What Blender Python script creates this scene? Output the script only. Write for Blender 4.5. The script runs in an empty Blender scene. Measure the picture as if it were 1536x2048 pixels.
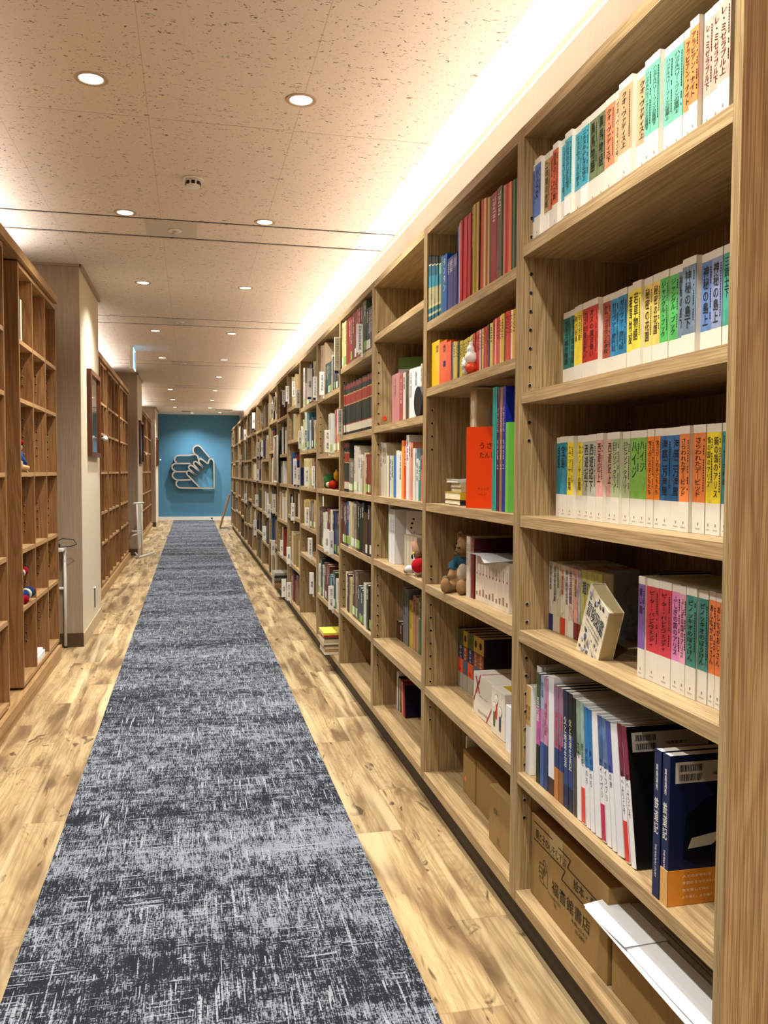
import bpy, bmesh, math, random
from math import sin, cos, pi, radians, tan
from mathutils import Vector, Matrix
random.seed(7)
C = bpy.context.scene.collection
SC = bpy.context.scene
# ------------------------------------------------------------------ camera, light, exposure
CAM_H = 1.27
F_PX, YAW, PITCH, ROLL = 1699.0, 0.22321, -0.04688, 0.00459
cd = bpy.data.cameras.new('camera'); cam = bpy.data.objects.new('camera', cd); C.objects.link(cam)
cd.sensor_fit = 'VERTICAL'; cd.sensor_height = 34.0; cd.lens = F_PX * 34.0 / 2048; cd.clip_start = .02; cd.clip_end = 80
fw = Vector((sin(YAW) * cos(PITCH), cos(YAW) * cos(PITCH), sin(PITCH)))
rt = Vector((cos(YAW), -sin(YAW), 0)); up = rt.cross(fw)
rt, up = rt * cos(ROLL) + up * sin(ROLL), -rt * sin(ROLL) + up * cos(ROLL)
M = Matrix((rt, up, -fw)).transposed().to_4x4(); M.translation = Vector((0, 0, CAM_H))
cam.matrix_world = M
SC.camera = cam
SC.view_settings.view_transform = 'Standard'; SC.view_settings.look = 'None'
SC.view_settings.exposure = 0.0; SC.view_settings.gamma = 1.0; SC.view_settings.use_curve_mapping = False
SC.cycles.use_denoising = True
SC.cycles.max_bounces = 6; SC.cycles.diffuse_bounces = 3; SC.cycles.glossy_bounces = 3
SC.cycles.sample_clamp_indirect = 4.0
w = bpy.data.worlds.new('world'); SC.world = w; w.use_nodes = True
w.node_tree.nodes['Background'].inputs[0].default_value = (1, .97, .93, 1)
w.node_tree.nodes['Background'].inputs[1].default_value = 0.03
CEIL = 2.73
DOWN_W = 160.0           # watts of one ceiling downlight
COVE_W = 4.2           # watts per metre of the strip lights on top of the cases
COVE_COL = (1.0, .93, .92)
DOWN_COL = (1.0, .955, .89)
DOWNLIGHTS = [(x, y) for y in (-1.9, -.4, 1.35, 3.40, 5.08, 6.915, 9.22, 11.39, 13.48, 15.75, 17.9, 20.05) for x in (-.355, .430)
              if not (x < 0 and y == 13.48)] + [(.03, 21.94), (.707, 21.6)]
def area(name, loc, rot, sx, sy, power, col, spread=pi):
    l = bpy.data.lights.new(name, 'AREA'); l.shape = 'RECTANGLE'; l.size = sx; l.size_y = sy; l.energy = power; l.color = col; l.spread = spread
    o = bpy.data.objects.new(name, l); C.objects.link(o); o.location = loc; o.rotation_euler = rot; return o
# strip lights lying on top of the shelving, shining at the ceiling
for k in range(7):
    y0 = -1.4 + 3.14 * k
    area('cove_light', (1.172, y0 + 1.57, 2.20), (pi, 0, 0), .05, 3.1, COVE_W * 3.14, COVE_COL, radians(26))
    area('cove_light', (1.165, y0 + 1.57, 2.205), (pi, 0, 0), .05, 3.1, COVE_W * 3.14 * .95, (1.0, .84, .70), radians(150))
for ya, yb in ((-2.4, 5.9), (7.9, 12.5), (14.6, 19.7)):
    area('cove_light', (-1.25, (ya + yb) / 2, 2.46), (pi, 0, 0), .06, yb - ya, 8.0 * (yb - ya), (1, .95, .92), radians(150))
# ------------------------------------------------------------------ node helpers
def lin(h):
    if isinstance(h, str):
        c = [int(h[i:i + 2], 16) / 255 for i in (0, 2, 4)]
    else: c = h
    return tuple(((v + .055) / 1.055) ** 2.4 if v > .04045 else v / 12.92 for v in c) + (1,)
class NT:
    def __init__(s, name):
        s.m = bpy.data.materials.new(name); s.m.use_nodes = True; s.t = s.m.node_tree; s.n = s.t.nodes; s.l = s.t.links
        s.p = s.n['Principled BSDF']
    def new(s, typ, **k):
        n = s.n.new(typ)
        for a, b in k.items(): setattr(n, a, b)
        return n
    def link(s, a, b): s.l.new(a, b)
    def pos(s, scale=(1, 1, 1), rot=(0, 0, 0)):
        g = s.new('ShaderNodeNewGeometry'); m = s.new('ShaderNodeMapping'); s.link(g.outputs['Position'], m.inputs[0])
        m.inputs['Scale'].default_value = scale; m.inputs['Rotation'].default_value = rot
        return m.outputs[0]
    def noise(s, v, scale, detail=3, rough=.5, dist=0):
        n = s.new('ShaderNodeTexNoise'); s.link(v, n.inputs['Vector']); n.inputs['Scale'].default_value = scale
        n.inputs['Detail'].default_value = detail; n.inputs['Roughness'].default_value = rough; n.inputs['Distortion'].default_value = dist
        return n.outputs['Fac']
    def ramp(s, f, stops, interp='LINEAR'):
        r = s.new('ShaderNodeValToRGB'); s.link(f, r.inputs[0]); e = r.color_ramp.elements; r.color_ramp.interpolation = interp
        while len(e) < len(stops): e.new(.5)
        for i, (p, c) in enumerate(stops): e[i].position = p; e[i].color = c if len(c) == 4 else tuple(c) + (1,)
        return r.outputs[0]
    def mix(s, f, a, b, mode='MIX'):
        m = s.new('ShaderNodeMix', data_type='RGBA', blend_type=mode)
        for sock, v in ((m.inputs[0], f), (m.inputs[6], a), (m.inputs[7], b)):
            if hasattr(v, 'links'): s.link(v, sock)
            else: sock.default_value = v
        return m.outputs[2]
    def math(s, op, a, b=None, c=None, clamp=False):
        m = s.new('ShaderNodeMath', operation=op, use_clamp=clamp)
        for i, v in enumerate((a, b, c)):
            if v is None: continue
            if hasattr(v, 'links'): s.link(v, m.inputs[i])
            else: m.inputs[i].default_value = v
        return m.outputs[0]
    def xyz(s, v):
        x = s.new('ShaderNodeSeparateXYZ'); s.link(v, x.inputs[0]); return x.outputs
    def comb(s, x, y, z):
        c = s.new('ShaderNodeCombineXYZ')
        for i, v in enumerate((x, y, z)):
            if hasattr(v, 'links'): s.link(v, c.inputs[i])
            else: c.inputs[i].default_value = v
        return c.outputs[0]
    def bump(s, h, strength, dist=.002):
        b = s.new('ShaderNodeBump'); s.link(h, b.inputs['Height']); b.inputs['Strength'].default_value = strength; b.inputs['Distance'].default_value = dist
        s.link(b.outputs[0], s.p.inputs['Normal'])
    def col(s, c, rough=.5, spec=.4):
        if hasattr(c, 'links'): s.link(c, s.p.inputs['Base Color'])
        else: s.p.inputs['Base Color'].default_value = c
        s.p.inputs['Roughness'].default_value = rough; s.p.inputs['Specular IOR Level'].default_value = spec
        return s.m
PL = {}
def plain(h, rough=.5, metal=0, spec=.35, emit=0):
    k = (h, rough, metal, spec, emit)
    if k not in PL:
        t = NT('paint_' + h); t.col(lin(h), rough, spec); t.p.inputs['Metallic'].default_value = metal
        if emit: t.p.inputs['Emission Color'].default_value = lin(h); t.p.inputs['Emission Strength'].default_value = emit
        PL[k] = t.m
    return PL[k]
def mottled(h, amount=.5):
    k = ('mot', h)
    if k not in PL:
        t = NT('print_' + h); v = t.pos((1, 1, .6)); f = t.noise(v, 38, 3, .6, .6)
        c = lin(h); lum = sum(c[:3]) / 3
        other = tuple(min(1, x * .55 + .02) for x in c[:3]) + (1,) if lum > .2 else tuple(min(1, x * 1.7 + .05) for x in c[:3]) + (1,)
        m = t.ramp(f, [(.50, (0, 0, 0)), (.60, (amount,) * 3)])
        t.col(t.mix(m, c, other), .45, .4); PL[k] = t.m
    return PL[k]
def wood(name, axis, light, dark, ring=.5, rough=.45, pore=.35):
    """oak veneer, grain running along axis"""
    t = NT(name); st = {'X': (.06, 1, 1), 'Y': (1, .06, 1), 'Z': (1, 1, .06)}[axis]
    v = t.pos(st)
    big = t.noise(v, 6.5, 2, .5, .9)                       # cathedral figure
    rings = t.math('SINE', t.math('MULTIPLY', big, 95))
    rings = t.math('MULTIPLY_ADD', rings, .5, .5)
    rings = t.math('POWER', rings, 2.2)
    st2 = {'X': (.012, 1, 1), 'Y': (1, .012, 1), 'Z': (1, 1, .012)}[axis]
    v2 = t.pos(st2); fine = t.noise(v2, 420, 2, .6)
    med = t.noise(v2, 60, 3, .6)
    c = t.mix(t.math('MULTIPLY', rings, ring), lin(light), lin(dark))
    c = t.mix(t.ramp(fine, [(.42, (pore,) * 3), (.56, (0, 0, 0))]), c, lin(dark), 'MULTIPLY')
    c = t.mix(t.ramp(med, [(.38, (.22,) * 3), (.60, (0, 0, 0))]), c, lin(dark))
    t.col(c, rough, .35); t.bump(fine, .08, .001)
    return t.m
OAK_Z = wood('oak_vertical_grain', 'Z', 'b29a70', '80683f', .45, pore=.55)
OAK_Y = wood('oak_lengthwise_grain', 'Y', 'bfa67b', '8f754b', .42, pore=.45)
OAK_X = wood('oak_crosswise_grain', 'X', 'b29a70', '80683f', .42)
OAKL_Z = wood('warm_oak_vertical_grain', 'Z', 'a0764a', '644324', .45)
OAKL_Y = wood('warm_oak_lengthwise_grain', 'Y', 'b99565', '8a6942', .35)
PANEL = wood('pale_ash_panel', 'Z', 'e4cbb6', 'd8bda4', .12, .5, .12)
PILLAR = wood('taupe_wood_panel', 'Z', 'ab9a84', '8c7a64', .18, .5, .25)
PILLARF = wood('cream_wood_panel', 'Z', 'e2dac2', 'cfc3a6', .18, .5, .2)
def floor_mat():
    t = NT('oak_plank_floor'); g = t.new('ShaderNodeNewGeometry'); X, Y, Z = t.xyz(g.outputs['Position'])
    PWD = .1655
    u = t.math('DIVIDE', t.math('ADD', X, 10 * PWD - .559 + .0), PWD); row = t.math('FLOOR', u); fu = t.math('FRACT', u)
    off = t.math('FRACT', t.math('MULTIPLY', row, .61803))
    vv = t.math('ADD', t.math('DIVIDE', Y, 1.02), off); colm = t.math('FLOOR', vv); fv = t.math('FRACT', vv)
    seed = t.comb(row, colm, 0)
    wn = t.new('ShaderNodeTexWhiteNoise', noise_dimensions='3D'); t.link(seed, wn.inputs['Vector']); rnd = wn.outputs['Value']; rc = wn.outputs['Color']
    R = t.xyz(rc)
    # plank-local coordinates shifted by the random value so that every plank differs
    px = t.math('ADD', X, t.math('MULTIPLY', R[0], 37.)); py = t.math('ADD', Y, t.math('MULTIPLY', R[1], 53.))
    v1 = t.comb(t.math('MULTIPLY', px, 5.0), t.math('MULTIPLY', py, 1.15), 0)
    big = t.noise(v1, 1.0, 2, .5, 1.1)
    ring = t.math('MULTIPLY_ADD', t.math('SINE', t.math('MULTIPLY', big, 150)), .5, .5)
    v2 = t.comb(t.math('MULTIPLY', px, 110.), t.math('MULTIPLY', py, 4.), 0)
    fine = t.noise(v2, 1.0, 3, .65, .4)
    v3 = t.comb(t.math('MULTIPLY', px, 9.), t.math('MULTIPLY', py, 1.6), 3.0)
    cloud = t.noise(v3, 1.0, 3, .55, .5)
    c = t.mix(t.ramp(cloud, [(.38, (0, 0, 0)), (.62, (1, 1, 1))]), lin('c6ae80'), lin('967a52'))
    c = t.mix(t.math('MULTIPLY', t.ramp(cloud, [(.53, (0, 0, 0)), (.67, (1, 1, 1))]), .8), c, lin('5c4832'))
    knot = t.ramp(t.noise(t.comb(t.math('MULTIPLY', px, 16.), t.math('MULTIPLY', py, 6.), 9.0), 1.0, 2, .5, 1.5), [(.64, (0, 0, 0)), (.71, (1, 1, 1))])
    ringm = t.math('MULTIPLY', t.math('POWER', ring, 2.0), t.math('MULTIPLY_ADD', cloud, 1.0, -.22, clamp=True))
    c = t.mix(ringm, c, lin('7a6446'))
    c = t.mix(t.math('MULTIPLY', knot, .85), c, lin('3e2c1a'))
    c = t.mix(t.ramp(fine, [(.40, (.45,) * 3), (.55, (0, 0, 0))]), c, lin('7c6848'))
    lightst = t.noise(t.comb(t.math('MULTIPLY', px, 14.), t.math('MULTIPLY', py, .7), 5.0), 1.0, 2, .5, .6)
    c = t.mix(t.ramp(lightst, [(.52, (0, 0, 0)), (.68, (.7,) * 3)]), c, lin('dcc99c'))
    val = t.math('MULTIPLY_ADD', R[2], .30, .84); c = t.mix(1.0, c, t.comb(val, val, val), 'MULTIPLY')
    e1 = t.math('LESS_THAN', fu, .012); e2 = t.math('LESS_THAN', fv, .0028)
    c = t.mix(t.math('MULTIPLY', t.math('MAXIMUM', e1, e2), .45), c, lin('7a6040'))
    t.col(c, .38, .4); t.bump(fine, .12, .0015)
    return t.m
def carpet_mat():
    t = NT('slate_woven_carpet'); g = t.new('ShaderNodeNewGeometry'); X, Y, Z = t.xyz(g.outputs['Position'])
    def n(sx, sy, z, d=2, r=.55, dist=.0): return t.noise(t.comb(t.math('MULTIPLY', X, sx), t.math('MULTIPLY', Y, sy), z), 1., d, r, dist)
    rib = n(330., 22., 0., 1)                         # fine loop ribs running lengthwise
    speck = n(150., 150., 2., 2)
    patch = n(16., 13., 4., 3, .6)
    blockv = n(45., 8., 6., 2, .6, .5)
    blockh = n(6., 45., 8., 2, .6, .5)
    tile = n(.5, 2.6, 11., 1, .5)
    s = t.math('ADD', t.math('MULTIPLY', rib, .95), t.math('MULTIPLY', speck, 1.05))
    s = t.math('ADD', s, t.math('MULTIPLY', patch, .6))
    s = t.math('ADD', s, t.math('MULTIPLY', blockv, .55)); s = t.math('ADD', s, t.math('MULTIPLY', blockh, .55))
    s = t.math('ADD', s, t.math('MULTIPLY', tile, .6))
    s = t.math('MULTIPLY_ADD', s, 3.7, -7.72, clamp=True)
    c = t.mix(s, lin('24272e'), lin('868e98'))
    # light threads of the woven pattern
    thv = t.math('MULTIPLY', t.math('GREATER_THAN', n(125., 4.2, 20., 1), .64), t.math('GREATER_THAN', n(3., 9., 21., 1), .45))
    thh = t.math('MULTIPLY', t.math('GREATER_THAN', n(4.2, 125., 22., 1), .65), t.math('GREATER_THAN', n(9., 3., 23., 1), .5))
    th = t.math('MULTIPLY', t.math('MAXIMUM', thv, thh), t.math('GREATER_THAN', speck, .40))
    c = t.mix(t.math('MULTIPLY', th, .75), c, lin('a4acb4'))
    t.col(c, .95, .08); t.bump(t.math('ADD', rib, speck), .5, .003)
    return t.m
def ceiling_mat():
    t = NT('mineral_fibre_ceiling'); g = t.new('ShaderNodeNewGeometry'); X, Y, Z = t.xyz(g.outputs['Position']); P = g.outputs['Position']
    base = lin('eae0d4')
    def worms(scale, ang, lo, hi):
        m = t.new('ShaderNodeMapping'); t.link(P, m.inputs[0]); m.inputs['Rotation'].default_value = (0, 0, ang); m.inputs['Scale'].default_value = (1, 2.2, 1)
        return t.ramp(t.noise(m.outputs[0], scale, 1, .4, 1.2), [(lo, (0, 0, 0)), (hi, (1, 1, 1))])
    a = worms(36, .5, .715, .735); b = worms(39, 1.9, .715, .735); d = worms(42, 2.8, .715, .735)
    wsum = t.math('MAXIMUM', t.math('MAXIMUM', a, b), d)
    pin = t.ramp(t.noise(P, 190, 1, .5), [(.68, (0, 0, 0)), (.73, (1, 1, 1))])
    c = t.mix(t.math('MULTIPLY', pin, .30), base, lin('8a7864'))
    c = t.mix(t.math('MULTIPLY', wsum, .8), c, lin('4a3c30'))
    ft = t.math('FRACT', t.math('DIVIDE', t.math('ADD', X, 6.165), .6))
    ln = t.math('LESS_THAN', ft, .006); c = t.mix(t.math('MULTIPLY', ln, .3), c, lin('8a7864'))
    t.col(c, .9, .1); t.bump(t.math('SUBTRACT', 1.0, t.math('MAXIMUM', wsum, t.math('MULTIPLY', pin, .4))), .35, .002)
    return t.m
FLOOR, CARPET, CEILM = floor_mat(), carpet_mat(), ceiling_mat()
def wall_blue():
    t = NT('teal_blue_paint'); f = t.noise(t.pos(), 160, 2, .5); t.col(t.mix(f, lin('4f87aa'), lin('558db0')), .7, .2); t.bump(f, .1, .001); return t.m
BLUE = wall_blue()
CHROME = plain('d8d6d0', .35, .7); BLACK = plain('0a0a0a', .6); WHITE = plain('f2f1ec', .45); CREAM = plain('d9d5c6', .6)
PAGES = plain('d9cfb4', .8); KRAFT = None
def kraft():
    t = NT('kraft_cardboard'); f = t.noise(t.pos((1, 1, .15)), 90, 3, .6); t.col(t.mix(f, lin('a08353'), lin('917444')), .75, .2); return t.m
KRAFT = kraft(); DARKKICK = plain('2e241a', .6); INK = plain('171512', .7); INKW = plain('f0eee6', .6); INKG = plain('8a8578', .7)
# ------------------------------------------------------------------ mesh helpers
class MB:
    def __init__(s): s.b = bmesh.new(); s.mats = []
    def mi(s, m):
        if m not in s.mats: s.mats.append(m)
        return s.mats.index(m)
    def box(s, a, b, m, mat=None, bev=0):
        x0, y0, z0 = a; x1, y1, z1 = b
        if x0 > x1: x0, x1 = x1, x0
        if y0 > y1: y0, y1 = y1, y0
        if z0 > z1: z0, z1 = z1, z0
        vs = [s.b.verts.new(p) for p in ((x0, y0, z0), (x1, y0, z0), (x1, y1, z0), (x0, y1, z0), (x0, y0, z1), (x1, y0, z1), (x1, y1, z1), (x0, y1, z1))]
        if mat is not None:
            for v in vs: v.co = mat @ v.co
        i = s.mi(m); fs = []
        for q in ((0, 3, 2, 1), (4, 5, 6, 7), (0, 1, 5, 4), (1, 2, 6, 5), (2, 3, 7, 6), (3, 0, 4, 7)):
            f = s.b.faces.new([vs[k] for k in q]); f.material_index = i; fs.append(f)
        if bev:
            es = list({e for f in fs for e in f.edges})
            bmesh.ops.bevel(s.b, geom=es, offset=bev, segments=1, affect='EDGES')
        return s
    def poly(s, pts, m, h=None, axis=(0, 0, 1)):
        """flat polygon, thickened along axis when h is given"""
        i = s.mi(m); a = Vector(axis); vs = [s.b.verts.new(p) for p in pts]; f = s.b.faces.new(vs); f.material_index = i
        if h:
            r = bmesh.ops.extrude_face_region(s.b, geom=[f]); nv = [e for e in r['geom'] if isinstance(e, bmesh.types.BMVert)]
            for v in nv: v.co += a * h
            for e in r['geom']:
                if isinstance(e, bmesh.types.BMFace): e.material_index = i
        return s
    def cyl(s, p, q, r, m, n=16, r2=None):
        p, q = Vector(p), Vector(q); d = q - p; i = s.mi(m)
        R = d.to_track_quat('Z', 'Y').to_matrix().to_4x4(); R.translation = (p + q) / 2
        g = bmesh.ops.create_cone(s.b, cap_ends=True, segments=n, radius1=r, radius2=r if r2 is None else r2, depth=d.length, matrix=R)
        for v in g['verts']:
            for f in v.link_faces: f.material_index = i; f.smooth = len(f.verts) == 4
        return s
    def ball(s, c, r, m, rot=None, seg=20):
        i = s.mi(m); r = (r, r, r) if not hasattr(r, '__len__') else r
        T = Matrix.Translation(Vector(c)) @ (rot or Matrix.Identity(4)) @ Matrix.Diagonal((*r, 1))
        g = bmesh.ops.create_uvsphere(s.b, u_segments=seg, v_segments=seg // 2 + 2, radius=1, matrix=T)
        for v in g['verts']:
            for f in v.link_faces: f.material_index = i; f.smooth = True
        return s
    def tube(s, pts, r, m, n=8):
        pts = [Vector(p) for p in pts]; i = s.mi(m); rings = []
        for k, p in enumerate(pts):
            d = (pts[min(k + 1, len(pts) - 1)] - pts[max(k - 1, 0)]).normalized(); rr = r[k] if hasattr(r, '__len__') else r
            a = d.orthogonal().normalized() if k == 0 else (ref - d * ref.dot(d)).normalized(); ref = a; b = d.cross(a)
            rings.append([s.b.verts.new(p + (a * cos(2 * pi * j / n) + b * sin(2 * pi * j / n)) * rr) for j in range(n)])
        for A, B in zip(rings, rings[1:]):
            for j in range(n):
                f = s.b.faces.new((A[j], A[(j + 1) % n], B[(j + 1) % n], B[j])); f.material_index = i; f.smooth = True
        for A in (rings[0], rings[-1]):
            f = s.b.faces.new(A); f.material_index = i
        return s
    def build(s, name, parent=None, **tags):
        bmesh.ops.recalc_face_normals(s.b, faces=s.b.faces)
        me = bpy.data.meshes.new(name); s.b.to_mesh(me); s.b.free()
        for m in s.mats: me.materials.append(m)
        o = bpy.data.objects.new(name, me); C.objects.link(o)
        if parent: o.parent = parent
        for k, v in tags.items(): o[k] = v
        return o
def thing(name, label, cat, loc=(0, 0, 0), rot=(0, 0, 0), group=None):
    o = bpy.data.objects.new(name, None); C.objects.link(o); o.location = loc; o.rotation_euler = rot; o.empty_display_size = .05
    o['label'] = label; o['category'] = cat
    if group: o['group'] = group
    return o
def tag(o, label, cat, group=None):
    o['label'] = label; o['category'] = cat
    if group: o['group'] = group
    return o
TXT = {}
def text_mesh(s, vertical=True, small=False):
    """lettering as a flat mesh in its own X (reading right) / Y (up) plane; returns mesh and its width and height"""
    k = (s, vertical, small)
    if k in TXT: return TXT[k]
    body = '\n'.join({'ー': '｜', '-': '｜'}.get(ch, ch) for ch in s) if vertical else s
    cu = bpy.data.curves.new('lettering', 'FONT'); cu.body = body; cu.resolution_u = 2; cu.align_x = 'CENTER'; cu.align_y = 'CENTER'; cu.space_line = .98 if vertical else 1.25
    cu.offset = .004
    o = bpy.data.objects.new('lettering', cu); C.objects.link(o); bpy.context.view_layer.update()
    me = bpy.data.meshes.new_from_object(o.evaluated_get(bpy.context.evaluated_depsgraph_get())); bpy.data.objects.remove(o)
    me.name = 'lettering'
    xs = [v.co.x for v in me.vertices]; ys = [v.co.y for v in me.vertices]
    cx, cy = (min(xs) + max(xs)) / 2, (min(ys) + max(ys)) / 2; wd, ht = max(xs) - min(xs), max(ys) - min(ys)
    for v in me.vertices: v.co.x = (v.co.x - cx) / wd; v.co.y = (v.co.y - cy) / ht; v.co.z = 0
    me.materials.clear(); me.materials.append(None)
    TXT[k] = (me, wd, ht); return TXT[k]
RN = Matrix(((0, 0, -1), (-1, 0, 0), (0, 1, 0))).to_4x4()      # letters facing -X (into the aisle), read along -Y
RS = Matrix(((1, 0, 0), (0, 0, -1), (0, 1, 0))).to_4x4()       # letters facing -Y (towards the camera end), read along +X
def letter(s, parent, loc, wd, ht, mat, vertical=True, face='X', name='title_lettering', tilt=None):
    me, a, b = text_mesh(s, vertical); o = bpy.data.objects.new(name, me); C.objects.link(o); o.parent = parent
    R = RN if face == 'X' else RS
    if tilt is not None: R = tilt @ R
    o.matrix_basis = Matrix.Translation(Vector(loc)) @ R @ Matrix.Diagonal((wd, ht, 1, 1))
    o.material_slots[0].link = 'OBJECT'; o.material_slots[0].material = mat
    return o
def struct(o): o['kind'] = 'structure'; return o
NUMW = ['first', 'second', 'third', 'fourth', 'fifth', 'sixth', 'seventh', 'eighth', 'ninth', 'tenth', 'eleventh', 'twelfth', '13th', '14th', '15th', '16th', '17th', '18th', '19th', '20th',
        '21st', '22nd', '23rd', '24th', '25th', '26th', '27th', '28th', '29th', '30th', '31st', '32nd', '33rd', '34th', '35th', '36th', '37th', '38th', '39th', '40th', '41st', '42nd', '43rd', '44th', '45th']
BAYN = ['nearest', 'second', 'third', 'fourth', 'fifth', 'sixth', 'seventh', 'eighth', 'ninth', 'tenth', 'eleventh', 'twelfth', '13th', '14th', '15th', '16th', '17th', '18th', '19th']
SHN = {'A': 'top shelf', 'B': 'second shelf', 'C': 'third shelf', 'D': 'fourth shelf', 'E': 'fifth shelf', 'F': 'bottom board'}
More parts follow.
